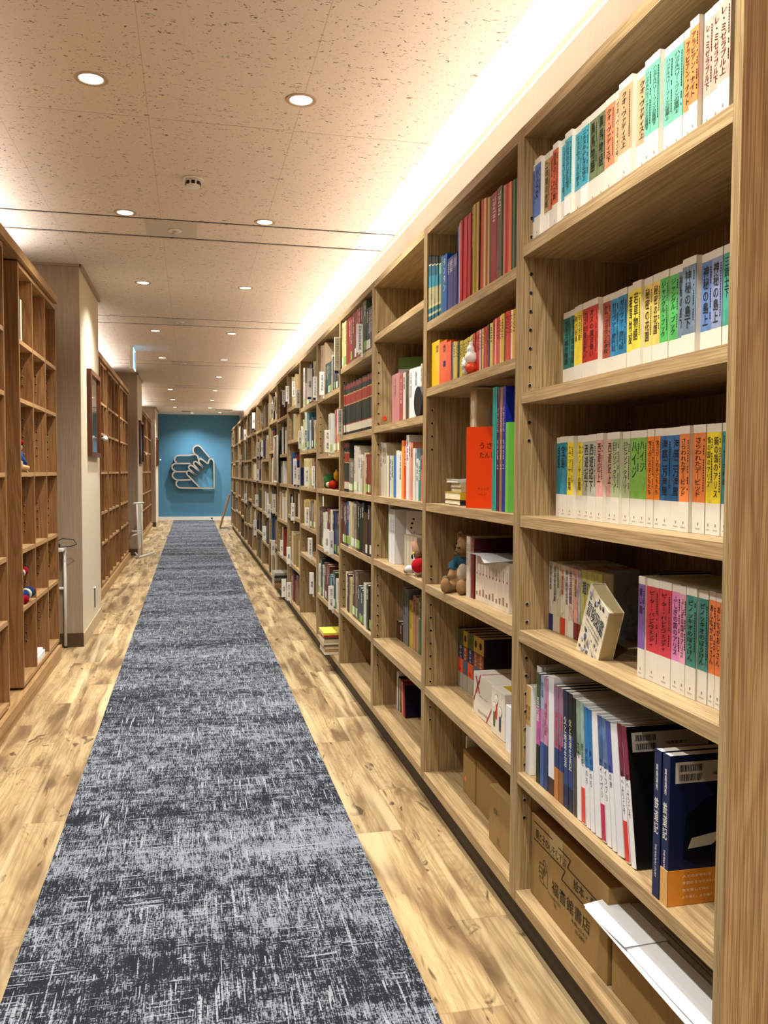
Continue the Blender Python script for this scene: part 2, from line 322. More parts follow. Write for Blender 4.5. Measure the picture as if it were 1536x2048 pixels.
# ---- measured book rows: (far edge y, thickness, height, front x in mm, colour, title, option)
BOOKS={
'1A':[(2137,37,211,885,'4a6cb0','小公女',''),(2100,38,210,885,'4a6cb0','小公女',''),(2062,33,210,885,'957640','二年間の休暇',''),(2029,36,209,885,'c2522a','西風のくれた鍵',''),(1993,32,208,885,'c2522a','西風のくれた鍵',''),(1961,37,208,885,'3fa5b8','ニルスのふしぎな旅下',''),(1923,37,207,885,'3fa5b8','ニルスのふしぎな旅下',''),(1887,37,206,885,'3fa5b8','ニルスのふしぎな旅上',''),(1850,38,206,885,'3fa5b8','ニルスのふしぎな旅上',''),(1812,39,205,885,'5c6a44','黒馬物語',''),(1773,39,204,885,'5c6a44','黒馬物語',''),(1734,42,203,885,'d98a63','クオ・ヴァディス下',''),(1692,35,202,885,'dcb887','クオ・ヴァディス中',''),(1657,55,202,885,'c9a77c','クオ・ヴァディス上',''),(1602,47,201,885,'c9a77c','クオ・ヴァディス上',''),(1555,25,200,885,'72c0a4','ハックルベリー・フィンの冒険下',''),(1530,29,199,885,'72c0a4','ハックルベリー・フィンの冒険下',''),(1501,30,199,885,'72c0a4','ハックルベリー・フィンの冒険上',''),(1471,35,198,885,'72c0a4','ハックルベリー・フィンの冒険上',''),(1436,34,197,885,'dc8c50','アラビアン・ナイト',''),(1402,28,197,885,'dc8c50','アラビアン・ナイト',''),(1373,27,196,885,'e2aa96','レ・ミゼラブル下',''),(1346,30,196,885,'e2aa96','レ・ミゼラブル下',''),(1316,34,195,885,'e2aa96','レ・ミゼラブル上','')],
'1B':[(2113,45,206,965,'1f6a64','ガラス城の物語',''),(2068,44,207,965,'1f6a64','ガラス城の物語',''),(2025,24,207,965,'e6cf3a','砂の妖精',''),(2001,24,207,965,'e6cf3a','砂の妖精',''),(1977,30,207,965,'a62a20','オズの魔法使い',''),(1947,55,207,965,'b02c20','オズの魔法使い',''),(1892,40,207,965,'984430','トム・ブラウンの学校',''),(1852,39,207,965,'1f78a6','ガリヴァー旅行記',''),(1814,39,207,965,'1f78a6','ガリヴァー旅行記',''),(1774,39,207,965,'e8da48','若草物語',''),(1735,38,207,965,'e8da48','若草物語',''),(1697,35,207,965,'e6cc6c','秘密の花園',''),(1662,30,207,965,'e6cc6c','秘密の花園',''),(1632,32,207,965,'52b45c','ジャングル・ブック',''),(1600,34,207,965,'52b45c','ジャングル・ブック',''),(1566,31,207,965,'6b7f90','神秘の島下',''),(1534,47,207,965,'5f7486','神秘の島下',''),(1488,36,207,965,'5f7fb4','神秘の島上',''),(1452,34,207,965,'8793b8','神秘の島上',''),(1418,27,207,965,'45a08c','三銃士下','')],
'1C':[(2099,43,208,945,'1c7890','宝島',''),(2056,45,208,945,'1c7890','宝島',''),(2011,34,208,945,'ead83a','トム・ソーヤーの冒険',''),(1977,33,208,945,'ead83a','トム・ソーヤーの冒険',''),(1944,51,208,945,'b2b6a4','西遊記下',''),(1893,43,208,945,'b2b6a4','西遊記下',''),(1850,33,207,945,'dba49a','西遊記上',''),(1817,34,207,945,'dba49a','西遊記上',''),(1783,39,207,945,'a9b78c','ロビンソン・クルーソー',''),(1744,34,207,945,'a9b78c','ロビンソン・クルーソー',''),(1710,38,207,945,'78b04c','ハイジ',''),(1672,32,207,945,'78b04c','ハイジ',''),(1640,28,207,945,'ee8628','宝さがしの子どもたち',''),(1612,25,207,945,'ee8628','宝さがしの子どもたち',''),(1587,43,206,945,'235a8c','海底二万海里',''),(1544,40,206,945,'235a8c','海底二万海里',''),(1504,35,206,945,'e08446','さらわれたデービッド',''),(1469,42,206,945,'e08446','さらわれたデービッド',''),(1426,20,206,945,'ead636','鏡の国のアリス',''),(1406,27,206,945,'ead636','鏡の国のアリス',''),(1379,19,206,945,'1c7c88','アーサー王物語','')],
'1D':[(2141,24,185,947,'d8d4c8','自然図鑑','z,1a2a66'),(2117,23,184,948,'cfcbb8','自由研究図鑑','z,cfcbb8'),(2094,20,183,949,'c8c8a8','工作図鑑','z,c8c8a8'),(2074,25,182,950,'e0dccc','料理図鑑','z,d03a22'),(2049,22,181,951,'d8d4c8','飼育栽培図鑑','z,c8c4b0'),(2027,30,180,952,'d0b8a8','生活図鑑','z,d8d4c8'),(1997,22,179,953,'d8a090','人間図鑑','z,6a1a1e'),(1975,13,178,954,'a8b8c0','遊び図鑑','z,7a2020')],
'1D2':[(1604,26,210,911,'7a5a9c','青い鳥',''),(1578,47,210,913,'c83a44','ピーター・パンとウェンディ',''),(1532,45,209,914,'cc3c48','ピーター・パンとウェンディ',''),(1487,30,208,916,'dc86b8','ふしぎの国のアリス',''),(1457,20,208,917,'e0a0b8','ふしぎの国のアリス',''),(1437,34,208,918,'3c7c70','ピノッキオのぼうけん',''),(1403,31,207,919,'3c7c70','ピノッキオのぼうけん',''),(1372,20,207,920,'e6824a','あしながおじさん',''),(1352,20,206,920,'e6824a','あしながおじさん','')],
'2A':[(3083,11,244,866,'16586a','',''),(3072,30,238,866,'1a5c6c','',''),(3042,24,231,866,'16586a','',''),(3018,24,226,866,'1a5c6c','',''),(2994,22,220,866,'16586a','',''),(2972,20,215,866,'1a5c6c','',''),(2952,28,211,866,'7ab0a4','',''),(2924,23,204,866,'2c6c68','',''),(2901,53,199,866,'14569c','タンタン','w'),(2849,26,175,866,'343c74','TINTIN','w'),(2823,25,175,866,'343c74','TINTIN','w'),(2798,25,173,866,'343c74','TINTIN','w'),(2773,20,172,866,'343c74','TINTIN','w'),(2752,20,171,866,'343c74','TINTIN','w'),(2732,20,255,866,'3458a0','',''),(2712,13,261,866,'d8a0a0','',''),(2699,23,264,866,'b02430','',''),(2676,23,264,866,'b02430','',''),(2653,23,263,866,'b8283a','',''),(2630,21,263,866,'b02430','',''),(2610,20,262,866,'b02430','',''),(2590,25,277,866,'6c5434','LE MONDE D\'HERGE','w'),(2565,15,276,866,'c0a030','',''),(2550,14,275,866,'8c7a20','',''),(2536,22,274,866,'c8a838','',''),(2514,10,271,866,'282018','',''),(2504,24,270,866,'b84a34','',''),(2480,15,267,866,'b03c30','',''),(2466,16,264,866,'d8c488','',''),(2449,14,261,866,'a0342c','',''),(2436,17,258,866,'c8b050','',''),(2418,16,255,866,'303c5c','',''),(2403,46,256,866,'961828','TINTIN','w'),(2356,39,259,866,'5c4c40','TINTIN','w'),(2318,17,252,866,'1c4030','',''),(2300,12,250,866,'d89060','',''),(2289,14,248,866,'b02430','',''),(2274,14,247,866,'b82c30','',''),(2260,16,245,866,'d87848','',''),(2245,15,243,866,'14181c','',''),(2230,14,242,866,'2c6844','',''),(2216,15,240,866,'241c14','','')],
'2B':[(3071,99,166,878,'e8bc18','',''),(2973,89,153,878,'e05a1c','',''),(2884,51,142,878,'e04c1c','',''),(2833,17,135,878,'182850','',''),(2817,16,133,878,'101c40','',''),(2800,24,131,878,'c8b434','',''),(2776,16,128,878,'c0ac30','',''),(2760,16,127,878,'24304c','',''),(2744,25,125,878,'b8a42c','',''),(2720,21,122,878,'b8a42c','',''),(2698,23,121,878,'b09c28','',''),(2676,22,122,878,'c0ac34','',''),(2653,22,124,878,'b8a42c','',''),(2631,16,125,878,'e8e0d0','',''),(2616,20,126,878,'b8a030','',''),(2596,21,127,878,'a83420','',''),(2575,14,128,878,'c03028','',''),(2561,15,129,878,'b82c24','',''),(2546,14,129,878,'c03028','',''),(2532,12,129,878,'e0b0a8','',''),(2520,12,129,878,'202848','',''),(2508,14,129,878,'c8b040','',''),(2494,14,129,878,'a83420','',''),(2479,13,130,878,'b83424','',''),(2466,8,132,878,'a03028','',''),(2458,11,133,878,'28284c','',''),(2447,28,134,878,'ccc060','',''),(2420,9,137,878,'203050','',''),(2411,18,138,878,'c02818','',''),(2393,7,139,878,'e0a898','',''),(2385,17,140,878,'b82818','',''),(2369,12,141,878,'c02c1c','',''),(2357,12,142,878,'e0cc9c','',''),(2345,24,143,878,'c8a83c','',''),(2321,5,144,878,'303040','',''),(2316,18,144,878,'b82810','',''),(2298,17,143,878,'c03018','',''),(2281,17,142,878,'b02814','',''),(2265,9,141,878,'ecdcd0','',''),(2256,12,140,878,'c8a040','',''),(2244,13,140,878,'b88c20','','')],
'2E':[(3078,60,221,992,'586c3c','',''),(3018,47,222,993,'c8a83c','',''),(2971,60,223,994,'586c3c','',''),(2911,49,224,995,'c8a83c','',''),(2862,57,225,996,'c8a83c','','')],
'3C':[(4025,36,258,897,'c8c0b0','',''),(3989,36,253,897,'c8c0b0','',''),(3952,38,252,896,'d0c8b0','',''),(3915,25,245,896,'c0b490','',''),(3889,50,191,895,'dcd4c0','',''),(3840,16,190,894,'303c60','',''),(3824,37,190,894,'c8d0dc','',''),(3787,42,189,893,'c8cc90','',''),(3744,61,189,892,'2474b8','',''),(3683,55,210,890,'e0e0d8','',''),(3628,55,205,890,'e0e0d8','',''),(3573,45,251,889,'e89c38','',''),(3528,45,247,888,'d82c24','',''),(3483,47,270,887,'e4e4e0','',''),(3436,33,241,886,'d8b0a8','',''),(3403,32,237,886,'d88868','',''),(3371,38,212,885,'e4dcc8','',''),(3333,25,210,885,'98b4cc','',''),(3309,37,169,884,'dcd8c0','',''),(3272,38,176,883,'2c807c','',''),(3234,21,180,883,'d86454','','')],
'3B':[(3854,143,228,910,'b87c7c','うさぎ',''),(3712,74,209,910,'9c4444','',''),(3637,46,215,910,'c8c0b0','',''),(3592,45,218,910,'3c3830','',''),(3547,31,218,910,'b4b0a0','',''),(3516,37,217,910,'d8dcd8','',''),(3479,42,216,910,'e0e4e4','',''),(3437,47,214,910,'d8dcd8','',''),(3390,48,212,910,'e0e4e0','',''),(3342,26,219,910,'c8b498','','')],
'3E':[(4011,54,88,977,'4c2818','',''),(3957,54,83,977,'4c2818','',''),(3903,51,270,981,'6c7478','',''),(3851,51,265,981,'6c7478','',''),(3800,70,220,985,'c8a83c','木のうた',''),(3730,42,252,988,'b08468','',''),(3688,42,247,988,'b08468','',''),(3646,39,257,990,'2c6840','','')],
'4A':[(4958,49,263,868,'c8bc80','',''),(4908,48,259,868,'c0b478','',''),(4860,47,259,868,'d0c488','',''),(4813,70,256,868,'7c2018','',''),(4743,68,256,868,'8c2418','',''),(4675,55,250,868,'7c2018','',''),(4620,64,257,868,'641810','',''),(4556,52,255,868,'6c1c14','',''),(4504,55,257,868,'8c3c28','',''),(4449,56,257,868,'7c2018','',''),(4393,39,254,868,'581008','',''),(4354,57,268,868,'2c3c24','',''),(4297,57,263,868,'2c3c24','',''),(4240,46,217,868,'1c3038','',''),(4195,45,212,868,'3c2430','',''),(4150,39,211,868,'1c3038','','')],
'4B':[(4943,48,296,878,'1c2824','','e'),(4895,48,291,878,'1c2824','','e'),(4846,50,294,878,'1c2824','','e'),(4796,50,289,878,'1c2824','','e'),(4746,45,292,878,'141c18','','e'),(4702,45,287,878,'141c18','','e'),(4657,40,291,878,'141c18','','e'),(4617,40,286,878,'141c18','','e'),(4577,45,289,878,'1c2824','','e'),(4532,45,284,878,'1c2824','','e'),(4488,40,288,878,'101814','','e'),(4447,40,283,878,'101814','','e'),(4407,68,286,878,'101814','','e'),(4339,36,285,878,'1c2824','','e'),(4303,36,280,878,'1c2824','','e'),(4267,59,284,878,'141c18','','e'),(4209,54,283,878,'1c2824','','e')],
'4C':[(4912,39,290,876,'1c2824','','e'),(4873,39,285,876,'1c2824','','e'),(4835,35,288,876,'1c2824','','e'),(4800,35,283,876,'1c2824','','e'),(4764,49,192,876,'6c6858','',''),(4716,49,187,876,'6c6858','',''),(4667,49,182,876,'6c6858','',''),(4619,49,260,876,'c8c0b0','',''),(4570,49,255,876,'c8c0b0','',''),(4521,49,250,876,'c8c0b0','',''),(4471,43,209,876,'d4d0c4','',''),(4428,43,204,876,'d4d0c4','',''),(4385,53,173,876,'a89880','',''),(4333,51,214,876,'d0bc98','',''),(4281,44,205,876,'7c3828','',''),(4237,44,200,876,'7c3828','',''),(4193,44,195,876,'7c3828','','')],
'4D':[(4967,46,252,868,'4c2c28','',''),(4921,46,247,868,'4c2c28','',''),(4874,46,242,868,'4c2c28','',''),(4828,46,250,868,'4c2c28','',''),(4781,70,258,868,'1c408c','',''),(4712,51,259,868,'c0b890','',''),(4660,51,254,868,'c0b890','',''),(4609,54,254,868,'988c74','',''),(4555,54,249,868,'988c74','',''),(4502,52,266,868,'141814','',''),(4450,52,261,868,'141814','',''),(4398,52,256,868,'141814','',''),(4346,52,264,868,'141814','',''),(4294,52,218,868,'3c2418','',''),(4241,52,213,868,'3c2418','',''),(4189,42,258,868,'141c28','',''),(4147,42,253,868,'141c28','','')],
'4E':[(4883,48,227,880,'c8c4a4','',''),(4835,63,220,880,'3c2018','',''),(4771,54,208,880,'b8a878','',''),(4717,54,203,880,'b8a878','',''),(4662,66,261,880,'4c3424','',''),(4597,35,264,880,'6c5c48','',''),(4562,35,259,880,'6c5c48','',''),(4526,55,194,880,'38404c','',''),(4471,55,189,880,'38404c','',''),(4416,55,184,880,'38404c','',''),(4360,45,229,880,'c0c8b0','',''),(4315,45,224,880,'c0c8b0','',''),(4270,58,229,880,'14100c','',''),(4213,58,224,880,'14100c','','')],
'5A':[(5841,51,356,875,'c8b090','',''),(5790,51,351,875,'c8b090','',''),(5739,51,346,875,'c8b090','',''),(5688,51,354,875,'c8b090','',''),(5637,69,207,875,'1c4c44','',''),(5568,56,205,875,'20584c','',''),(5511,55,202,875,'1c4c44','',''),(5456,65,202,875,'303c34','',''),(5392,42,235,875,'c8c4b4','',''),(5349,62,219,875,'383c38','',''),(5287,40,204,875,'3c4448','',''),(5246,40,199,875,'3c4448','',''),(5206,59,187,875,'282c2c','',''),(5147,58,173,875,'40443c','','')],
'5B':[(5665,57,264,900,'d0d0c0','',''),(5608,55,267,900,'c8ccc4','',''),(5553,55,262,900,'c8ccc4','',''),(5498,43,257,900,'bcc0b4','',''),(5455,43,252,900,'bcc0b4','',''),(5412,46,275,900,'98887c','',''),(5366,57,279,900,'c86048','',''),(5309,40,282,900,'d8ccb8','',''),(5269,40,272,900,'c04838','','')],
'5D':[(5909,33,270,870,'b8a078','',''),(5876,58,270,870,'4c3c34','',''),(5818,58,265,870,'4c3c34','',''),(5760,58,260,870,'4c3c34','',''),(5702,53,238,870,'c8c8b4','',''),(5649,53,233,870,'c8c8b4','',''),(5596,69,246,870,'d0d4c0','',''),(5527,44,270,870,'643428','',''),(5482,44,265,870,'643428','',''),(5438,44,260,870,'643428','',''),(5394,53,270,870,'d0c8a4','',''),(5340,53,265,870,'d0c8a4','',''),(5287,57,267,870,'18284c','',''),(5230,57,262,870,'18284c','',''),(5172,57,257,870,'18284c','',''),(5115,57,265,870,'18284c','','')],
'5E':[(5895,50,210,868,'c8ccc0','',''),(5845,50,205,868,'c8ccc0','',''),(5794,38,262,868,'1c3024','',''),(5756,38,257,868,'1c3024','',''),(5718,42,218,868,'c0c4b4','',''),(5675,42,213,868,'c0c4b4','',''),(5633,40,242,868,'5c2820','',''),(5593,40,237,868,'5c2820','',''),(5552,40,232,868,'5c2820','',''),(5512,57,245,868,'642c24','',''),(5455,57,240,868,'642c24','',''),(5399,56,193,868,'3c6c84','',''),(5343,56,188,868,'3c6c84','',''),(5287,58,230,868,'1c3828','',''),(5229,58,225,868,'1c3828','',''),(5171,60,192,868,'c8c8bc','',''),(5112,60,187,868,'c8c8bc','','')],
'6A':[(6739,49,311,870,'c0bcb4','',''),(6690,49,306,870,'c0bcb4','',''),(6641,55,183,870,'a08478','',''),(6586,55,178,870,'a08478','',''),(6530,51,172,870,'947c78','',''),(6480,51,167,870,'947c78','',''),(6429,51,162,870,'947c78','',''),(6378,44,297,870,'30343c','',''),(6334,44,292,870,'30343c','',''),(6291,44,287,870,'30343c','',''),(6247,42,253,870,'b08444','',''),(6205,42,248,870,'b08444','',''),(6162,48,290,870,'c8c0a4','',''),(6114,48,285,870,'c8c0a4','',''),(6066,61,255,870,'98886c','','')],
'6B':[(6851,48,197,866,'d8d4c8','',''),(6803,48,192,866,'d8d4c8','',''),(6755,48,187,866,'d8d4c8','',''),(6708,49,240,866,'c8c090','',''),(6659,49,235,866,'c8c090','',''),(6610,42,293,866,'c4d0b4','',''),(6568,42,288,866,'c4d0b4','',''),(6526,42,283,866,'c4d0b4','',''),(6484,45,281,866,'206074','',''),(6438,45,276,866,'206074','',''),(6393,45,271,866,'206074','',''),(6348,51,216,866,'b8c4c8','',''),(6296,51,211,866,'b8c4c8','',''),(6245,47,234,866,'383c48','',''),(6198,47,229,866,'383c48','',''),(6152,47,224,866,'383c48','',''),(6105,41,202,866,'c8bc90','',''),(6064,41,197,866,'c8bc90','',''),(6023,53,167,866,'b88470','','')],
'6C':[(6690,57,219,868,'c8b884','',''),(6633,57,214,868,'c8b884','',''),(6577,55,220,868,'d0c48c','',''),(6522,55,215,868,'d0c48c','',''),(6467,40,218,868,'d0c490','',''),(6427,40,213,868,'d0c490','',''),(6387,40,208,868,'d0c490','',''),(6346,58,216,868,'c8b47c','',''),(6288,58,211,868,'c8b47c','',''),(6230,56,213,868,'a08c5c','',''),(6174,56,208,868,'a08c5c','',''),(6117,43,209,868,'502c20','',''),(6074,43,204,868,'502c20','',''),(6031,43,199,868,'502c20','','')],
'6D':[(6673,48,197,868,'c8b070','',''),(6624,48,192,868,'c8b070','',''),(6576,55,204,868,'b89c60','',''),(6521,55,199,868,'b89c60','',''),(6466,40,208,868,'c0a468','',''),(6426,40,203,868,'c0a468','',''),(6386,40,198,868,'c0a468','',''),(6345,57,196,868,'6c6450','',''),(6288,57,191,868,'6c6450','',''),(6231,57,186,868,'6c6450','',''),(6173,57,194,868,'6c6450','',''),(6116,57,212,868,'b89860','',''),(6059,57,207,868,'b89860','','')],
}
SIGNS=[(4965,35,1866,195,'日本常民生活絵引','b'),(4297,32,1880,146,'中学生百科事典',''),(4888,30,1490,142,'日本国語大辞典',''),(5585,31,1776,154,'世界大百科',''),(5908,30,1787,145,'えほん大百科','b'),(6149,36,1811,205,'図鑑','b'),(6836,36,1781,151,'美術全集',''),(7217,23,1903,129,'日本の民話',''),(7650,31,1898,138,'日本の文学',''),(7980,27,1896,134,'世界の文学',''),(8782,30,1891,147,'写真集',''),(9104,42,1839,158,'伝記',''),(5335,35,1394,140,'文化・風俗',''),(6417,26,1442,147,'教育・幼児教育',''),(6757,25,1451,146,'民話',''),(6333,30,1163,142,'郷土資料',''),(6009,22,1172,138,'少年少女文学',''),(7066,29,1163,203,'世界の絵本','b'),(6836,28,1163,140,'絵本','b'),(6332,28,867,136,'児童文学論',''),(7241,32,853,149,'詩・童謡',''),(8847,41,835,202,'科学の本','b'),(5368,33,758,143,'妖怪',''),(5193,29,758,146,'恐竜',''),(6143,33,648,140,'日本の歴史',''),(6065,32,388,156,'植物',''),(7540,35,448,153,'鳥',''),(8168,28,463,149,'動物',''),(5189,32,415,147,'昆虫・恐竜',''),(7503,39,126,165,'天文・宇宙',''),(7907,42,99,169,'地学',''),(11747,54,1857,217,'伝説','b'),(10514,30,1845,140,'工芸',''),(10986,44,1462,185,'歴史','b'),(10449,30,1453,200,'民俗','b'),(15053,73,1391,174,'地理',''),(20006,68,1522,207,'音楽','b'),(17655,60,1830,224,'建築',''),(13671,54,1769,166,'絵画',''),(11076,51,1148,154,'芸術','b'),(9469,55,760,150,'写真',''),(13594,46,771,150,'詩',''),(11252,58,811,157,'演劇',''),(11523,53,408,209,'宗教','b'),(8961,47,391,158,'理科',''),(10050,46,464,165,'社会','')]
HAND_C=(0.085,1.345)
HAND=[[(0.494,-0.506),(0.491,0.155),(0.465,0.231),(0.415,0.256),(0.373,0.230),(0.356,0.171),(0.345,0.112),(0.199,0.229),(0.150,0.251),(0.108,0.223),(0.103,0.169),(0.248,-0.007)],
[(0.248,-0.007),(0.075,0.152),(0.026,0.182),(-0.019,0.160),(-0.024,0.109),(0.148,-0.092)],
[(0.148,-0.092),(-0.049,0.064),(-0.098,0.084),(-0.144,0.053),(-0.145,-0.001),(0.057,-0.194)],
[(0.057,-0.194),(-0.099,-0.076),(-0.157,-0.060),(-0.198,-0.094),(-0.195,-0.153),(0.138,-0.498)],
[(0.511,-0.510),(-0.365,-0.507),(-0.430,-0.473),(-0.470,-0.406),(-0.453,-0.338),(-0.396,-0.305),(-0.101,-0.296)],
[(-0.396,-0.301),(-0.461,-0.296),(-0.534,-0.246),(-0.558,-0.171),(-0.525,-0.107),(-0.460,-0.086),(-0.198,-0.085)],
[(-0.460,-0.083),(-0.541,-0.036),(-0.570,0.030),(-0.540,0.098),(-0.475,0.123),(-0.098,0.126)],
[(-0.426,0.124),(-0.491,0.182),(-0.498,0.249),(-0.457,0.313),(-0.392,0.334),(-0.130,0.339),(0.019,0.362),(0.088,0.318),(0.094,0.237)],
[(0.027,0.357),(-0.027,0.412),(-0.035,0.505),(0.020,0.576),(0.102,0.591),(0.168,0.541),(0.382,0.281)]]
# ------------------------------------------------------------------ room shell
YN, YF = -2.6, 22.6
XR_, XL_ = 1.242, -1.62
struct(MB().box((XL_ - .1, YN, -.06), (XR_ + .1, YF, 0), FLOOR).build('floor'))
struct(MB().box((XR_, YN, 0), (XR_ + .1, YF, CEIL + .1), PANEL).build('wall_right'))
struct(MB().box((XL_ - .1, YN, 0), (XL_, YF, CEIL + .1), PILLAR).build('wall_left'))
struct(MB().box((XL_ - .1, YF, 0), (XR_ + .1, YF + .1, CEIL + .1), BLUE).build('wall_back'))
struct(MB().box((XL_ - .1, YN - .1, 0), (XR_ + .1, YN, CEIL + .1), PANEL).build('wall_front'))
struct(MB().box((XL_, YF - .012, 0), (XR_, YF - .001, .095), plain('e8e8e4', .5)).build('baseboard_back'))
struct(MB().box((XR_ - .012, YN, CEIL - .028), (XR_ - .001, YF, CEIL - .001), plain('f2e2c8', .5)).build('trim_1'))
carpet = tag(MB().box((-.449, YN, .0), (.556, YF - .02, .006), CARPET).build('carpet_runner'), 'slate grey carpet runner with woven pale threads along the aisle floor', 'carpet')
# ceiling: boards with shallow joints, and narrow strips between dark slots
cb = MB(); gap = .030; y = YN
slots = [(-1.37, -.98), (1.90, 2.29), (5.172, 5.558), (8.447, 8.83), (11.70, 12.08), (14.95, 15.33), (18.1, 18.48), (21.2, 21.55)]
slots = [(a, b) for a, b in slots if a != 1.90]
slots.insert(1, (1.92, 2.30))
joints = [.43, 3.715, 6.985, 10.25, 13.5, 16.75, 19.9]
cuts = sorted([(a, gap) for ab in slots for a in ab] + [(j, .004) for j in joints])
for yc, g in cuts + [(YF + .1, 0)]:
    cb.box((XL_ - .1, y, CEIL), (XR_ + .1, yc - g / 2, CEIL + .02), CEILM); y = yc + g / 2
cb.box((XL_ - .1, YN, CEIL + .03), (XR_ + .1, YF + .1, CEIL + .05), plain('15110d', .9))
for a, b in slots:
    for q in (a, b): cb.box((XL_ - .1, q - .0148, CEIL + .004), (XR_ + .1, q + .0148, CEIL + .019), plain('15110d', .9))  # near-black strips fill the slots, painting in the shade of the recess
struct(cb.build('ceiling'))
# steel trims along the slots
for i, (a, b) in enumerate(slots):
    struct(MB().box((XL_, b + .0156, CEIL - .0015), (XR_, b + .021, CEIL - .0002), plain('d8cfc0', .5)).build('trim_%d' % (i + 2)))
# downlights
DL_FRAME = plain('b8a48c', .4); LAMP = plain('fff4e2', .5, 0, .3, 9.0)
bay_words = {}
rowsY = sorted({y for x, y in DOWNLIGHTS})
for x, y in DOWNLIGHTS:
    vis = [yy for yy in rowsY if yy > 3]
    side = 'left' if x < 0 else 'right'
    if y in (21.94, 21.6): lab = 'recessed %s downlight closest to the blue wall' % ('left' if x < .1 else 'right')
    elif y > 3: lab = 'recessed round downlight, %s from the camera in the %s row' % (NUMW[[yy for xx, yy in DOWNLIGHTS if abs(xx - x) < .01 and yy > 3].index(y)], side)
    else: lab = 'recessed round downlight of the %s row, %s behind the photographer' % (side, {1.35: 'just above or', -.4: 'second', -1.9: 'farthest'}[y])
    t = thing('downlight', lab, 'ceiling light', (x, y, CEIL), group='recessed ceiling downlights')
    m = MB(); n = 28
    for rr0, z0, rr1, z1 in ((.062, -.001, .060, -.004), (.060, -.004, .047, -.004), (.047, -.004, .043, -.0012)):
        for k in range(n):
            a, b = 2 * pi * k / n, 2 * pi * (k + 1) / n; i = m.mi(DL_FRAME)
            f = m.b.faces.new([m.b.verts.new((r * cos(q), r * sin(q), z)) for r, q, z in ((rr0, a, z0), (rr0, b, z0), (rr1, b, z1), (rr1, a, z1))]); f.material_index = i
    bmesh.ops.remove_doubles(m.b, verts=m.b.verts, dist=1e-5)
    m.build('trim_ring', t)
    MB().cyl((0, 0, -.0014), (0, 0, -.0004), .0435, LAMP, 24).build('lamp_lens', t)
    l = bpy.data.lights.new('downlight_beam', 'SPOT'); l.energy = DOWN_W; l.color = DOWN_COL; l.spot_size = radians(132); l.spot_blend = 1.0; l.shadow_soft_size = .035
    lo = bpy.data.objects.new('downlight_beam', l); C.objects.link(lo); lo.parent = t; lo.location = (0, 0, -.012)
# smoke detector, sprinklers, vents
def detector(y, x, lab):
    t = thing('smoke_detector', lab, 'smoke detector', (x, y, CEIL))
    MB().cyl((0, 0, -.012), (0, 0, -.0005), .052, WHITE, 28).build('base', t)
    MB().cyl((0, 0, -.045), (0, 0, -.012), .030, WHITE, 28, .038).build('sensor_head', t)
    m = MB()
    for k in range(8):
        a = 2 * pi * k / 8; m.box((-.009, -.002, -.008), (.009, .002, .008), BLACK, Matrix.Translation((.0355 * cos(a), .0355 * sin(a), -.026)) @ Matrix.Rotation(a + pi / 2, 4, 'Z'))
    m.build('vent_slot', t)
detector(4.42, .018, 'white round smoke detector on the ceiling nearest the camera')
SPR = plain('c9bfae', .4)
for i, (y, x) in enumerate(((5.37, -.107), (8.62, -.117), (11.88, -.111), (15.13, -.111))):
    t = thing('ceiling_plate', '%s steel plate with sprinkler, set between the dark ceiling slots' % NUMW[i] + (', counted from the camera' if i else ' from the camera'), 'sprinkler', (x, y, CEIL))
    MB().box((-.15, -.165, -.002), (.15, .165, -.0004), plain('cfc5b4', .35)).build('plate', t)
    s = MB().cyl((.02, 0, -.010), (.02, 0, -.002), .040, WHITE, 24).build('rosette', t)
    MB().cyl((.02, 0, -.03), (.02, 0, -.01), .016, CHROME, 16).build('sprinkler_head', t)
for x, y, w_, lab in ((.76, 20.57, .40, 'long grey ceiling air slot near the blue wall on the right'), (-.11, 21.35, .2, 'short grey ceiling air slot near the blue wall, left of centre')):
    t = thing('ceiling_vent', lab, 'air vent', (x, y, CEIL)); MB().box((-w_ / 2, -.05, -.012), (w_ / 2, .05, -.0004), plain('6a6860', .5)).build('grille', t)
    m = MB()
    for k in range(3): m.box((-w_ / 2 + .01, -.035 + k * .03, -.014), (w_ / 2 - .01, -.025 + k * .03, -.012), plain('8a887e', .5))
    m.build('slat', t)
# exit sign hanging edge-on over the aisle
t = thing('exit_sign', 'white and pale blue lit exit sign box hanging edge-on from the ceiling', 'exit sign', (-.66, 10.55, CEIL))
MB().box((-.030, -.18, -.27), (.008, .18, -.0), WHITE, bev=.004).build('housing', t)
MB().box((.0085, -.175, -.262), (.016, .175, -.02), plain('9cd8ff', .4, 0, .4, 1.6)).build('lit_panel', t)
m = MB().ball((.0175, -.03, -.075), (.002, .016, .016), plain('3a78b8', .5)).box((.0165, -.045, -.17), (.0185, -.015, -.095), plain('3a78b8', .5)).box((.0165, .04, -.24), (.0185, .10, -.05), plain('3a78b8', .5)); m.build('running_figure_mark', t)
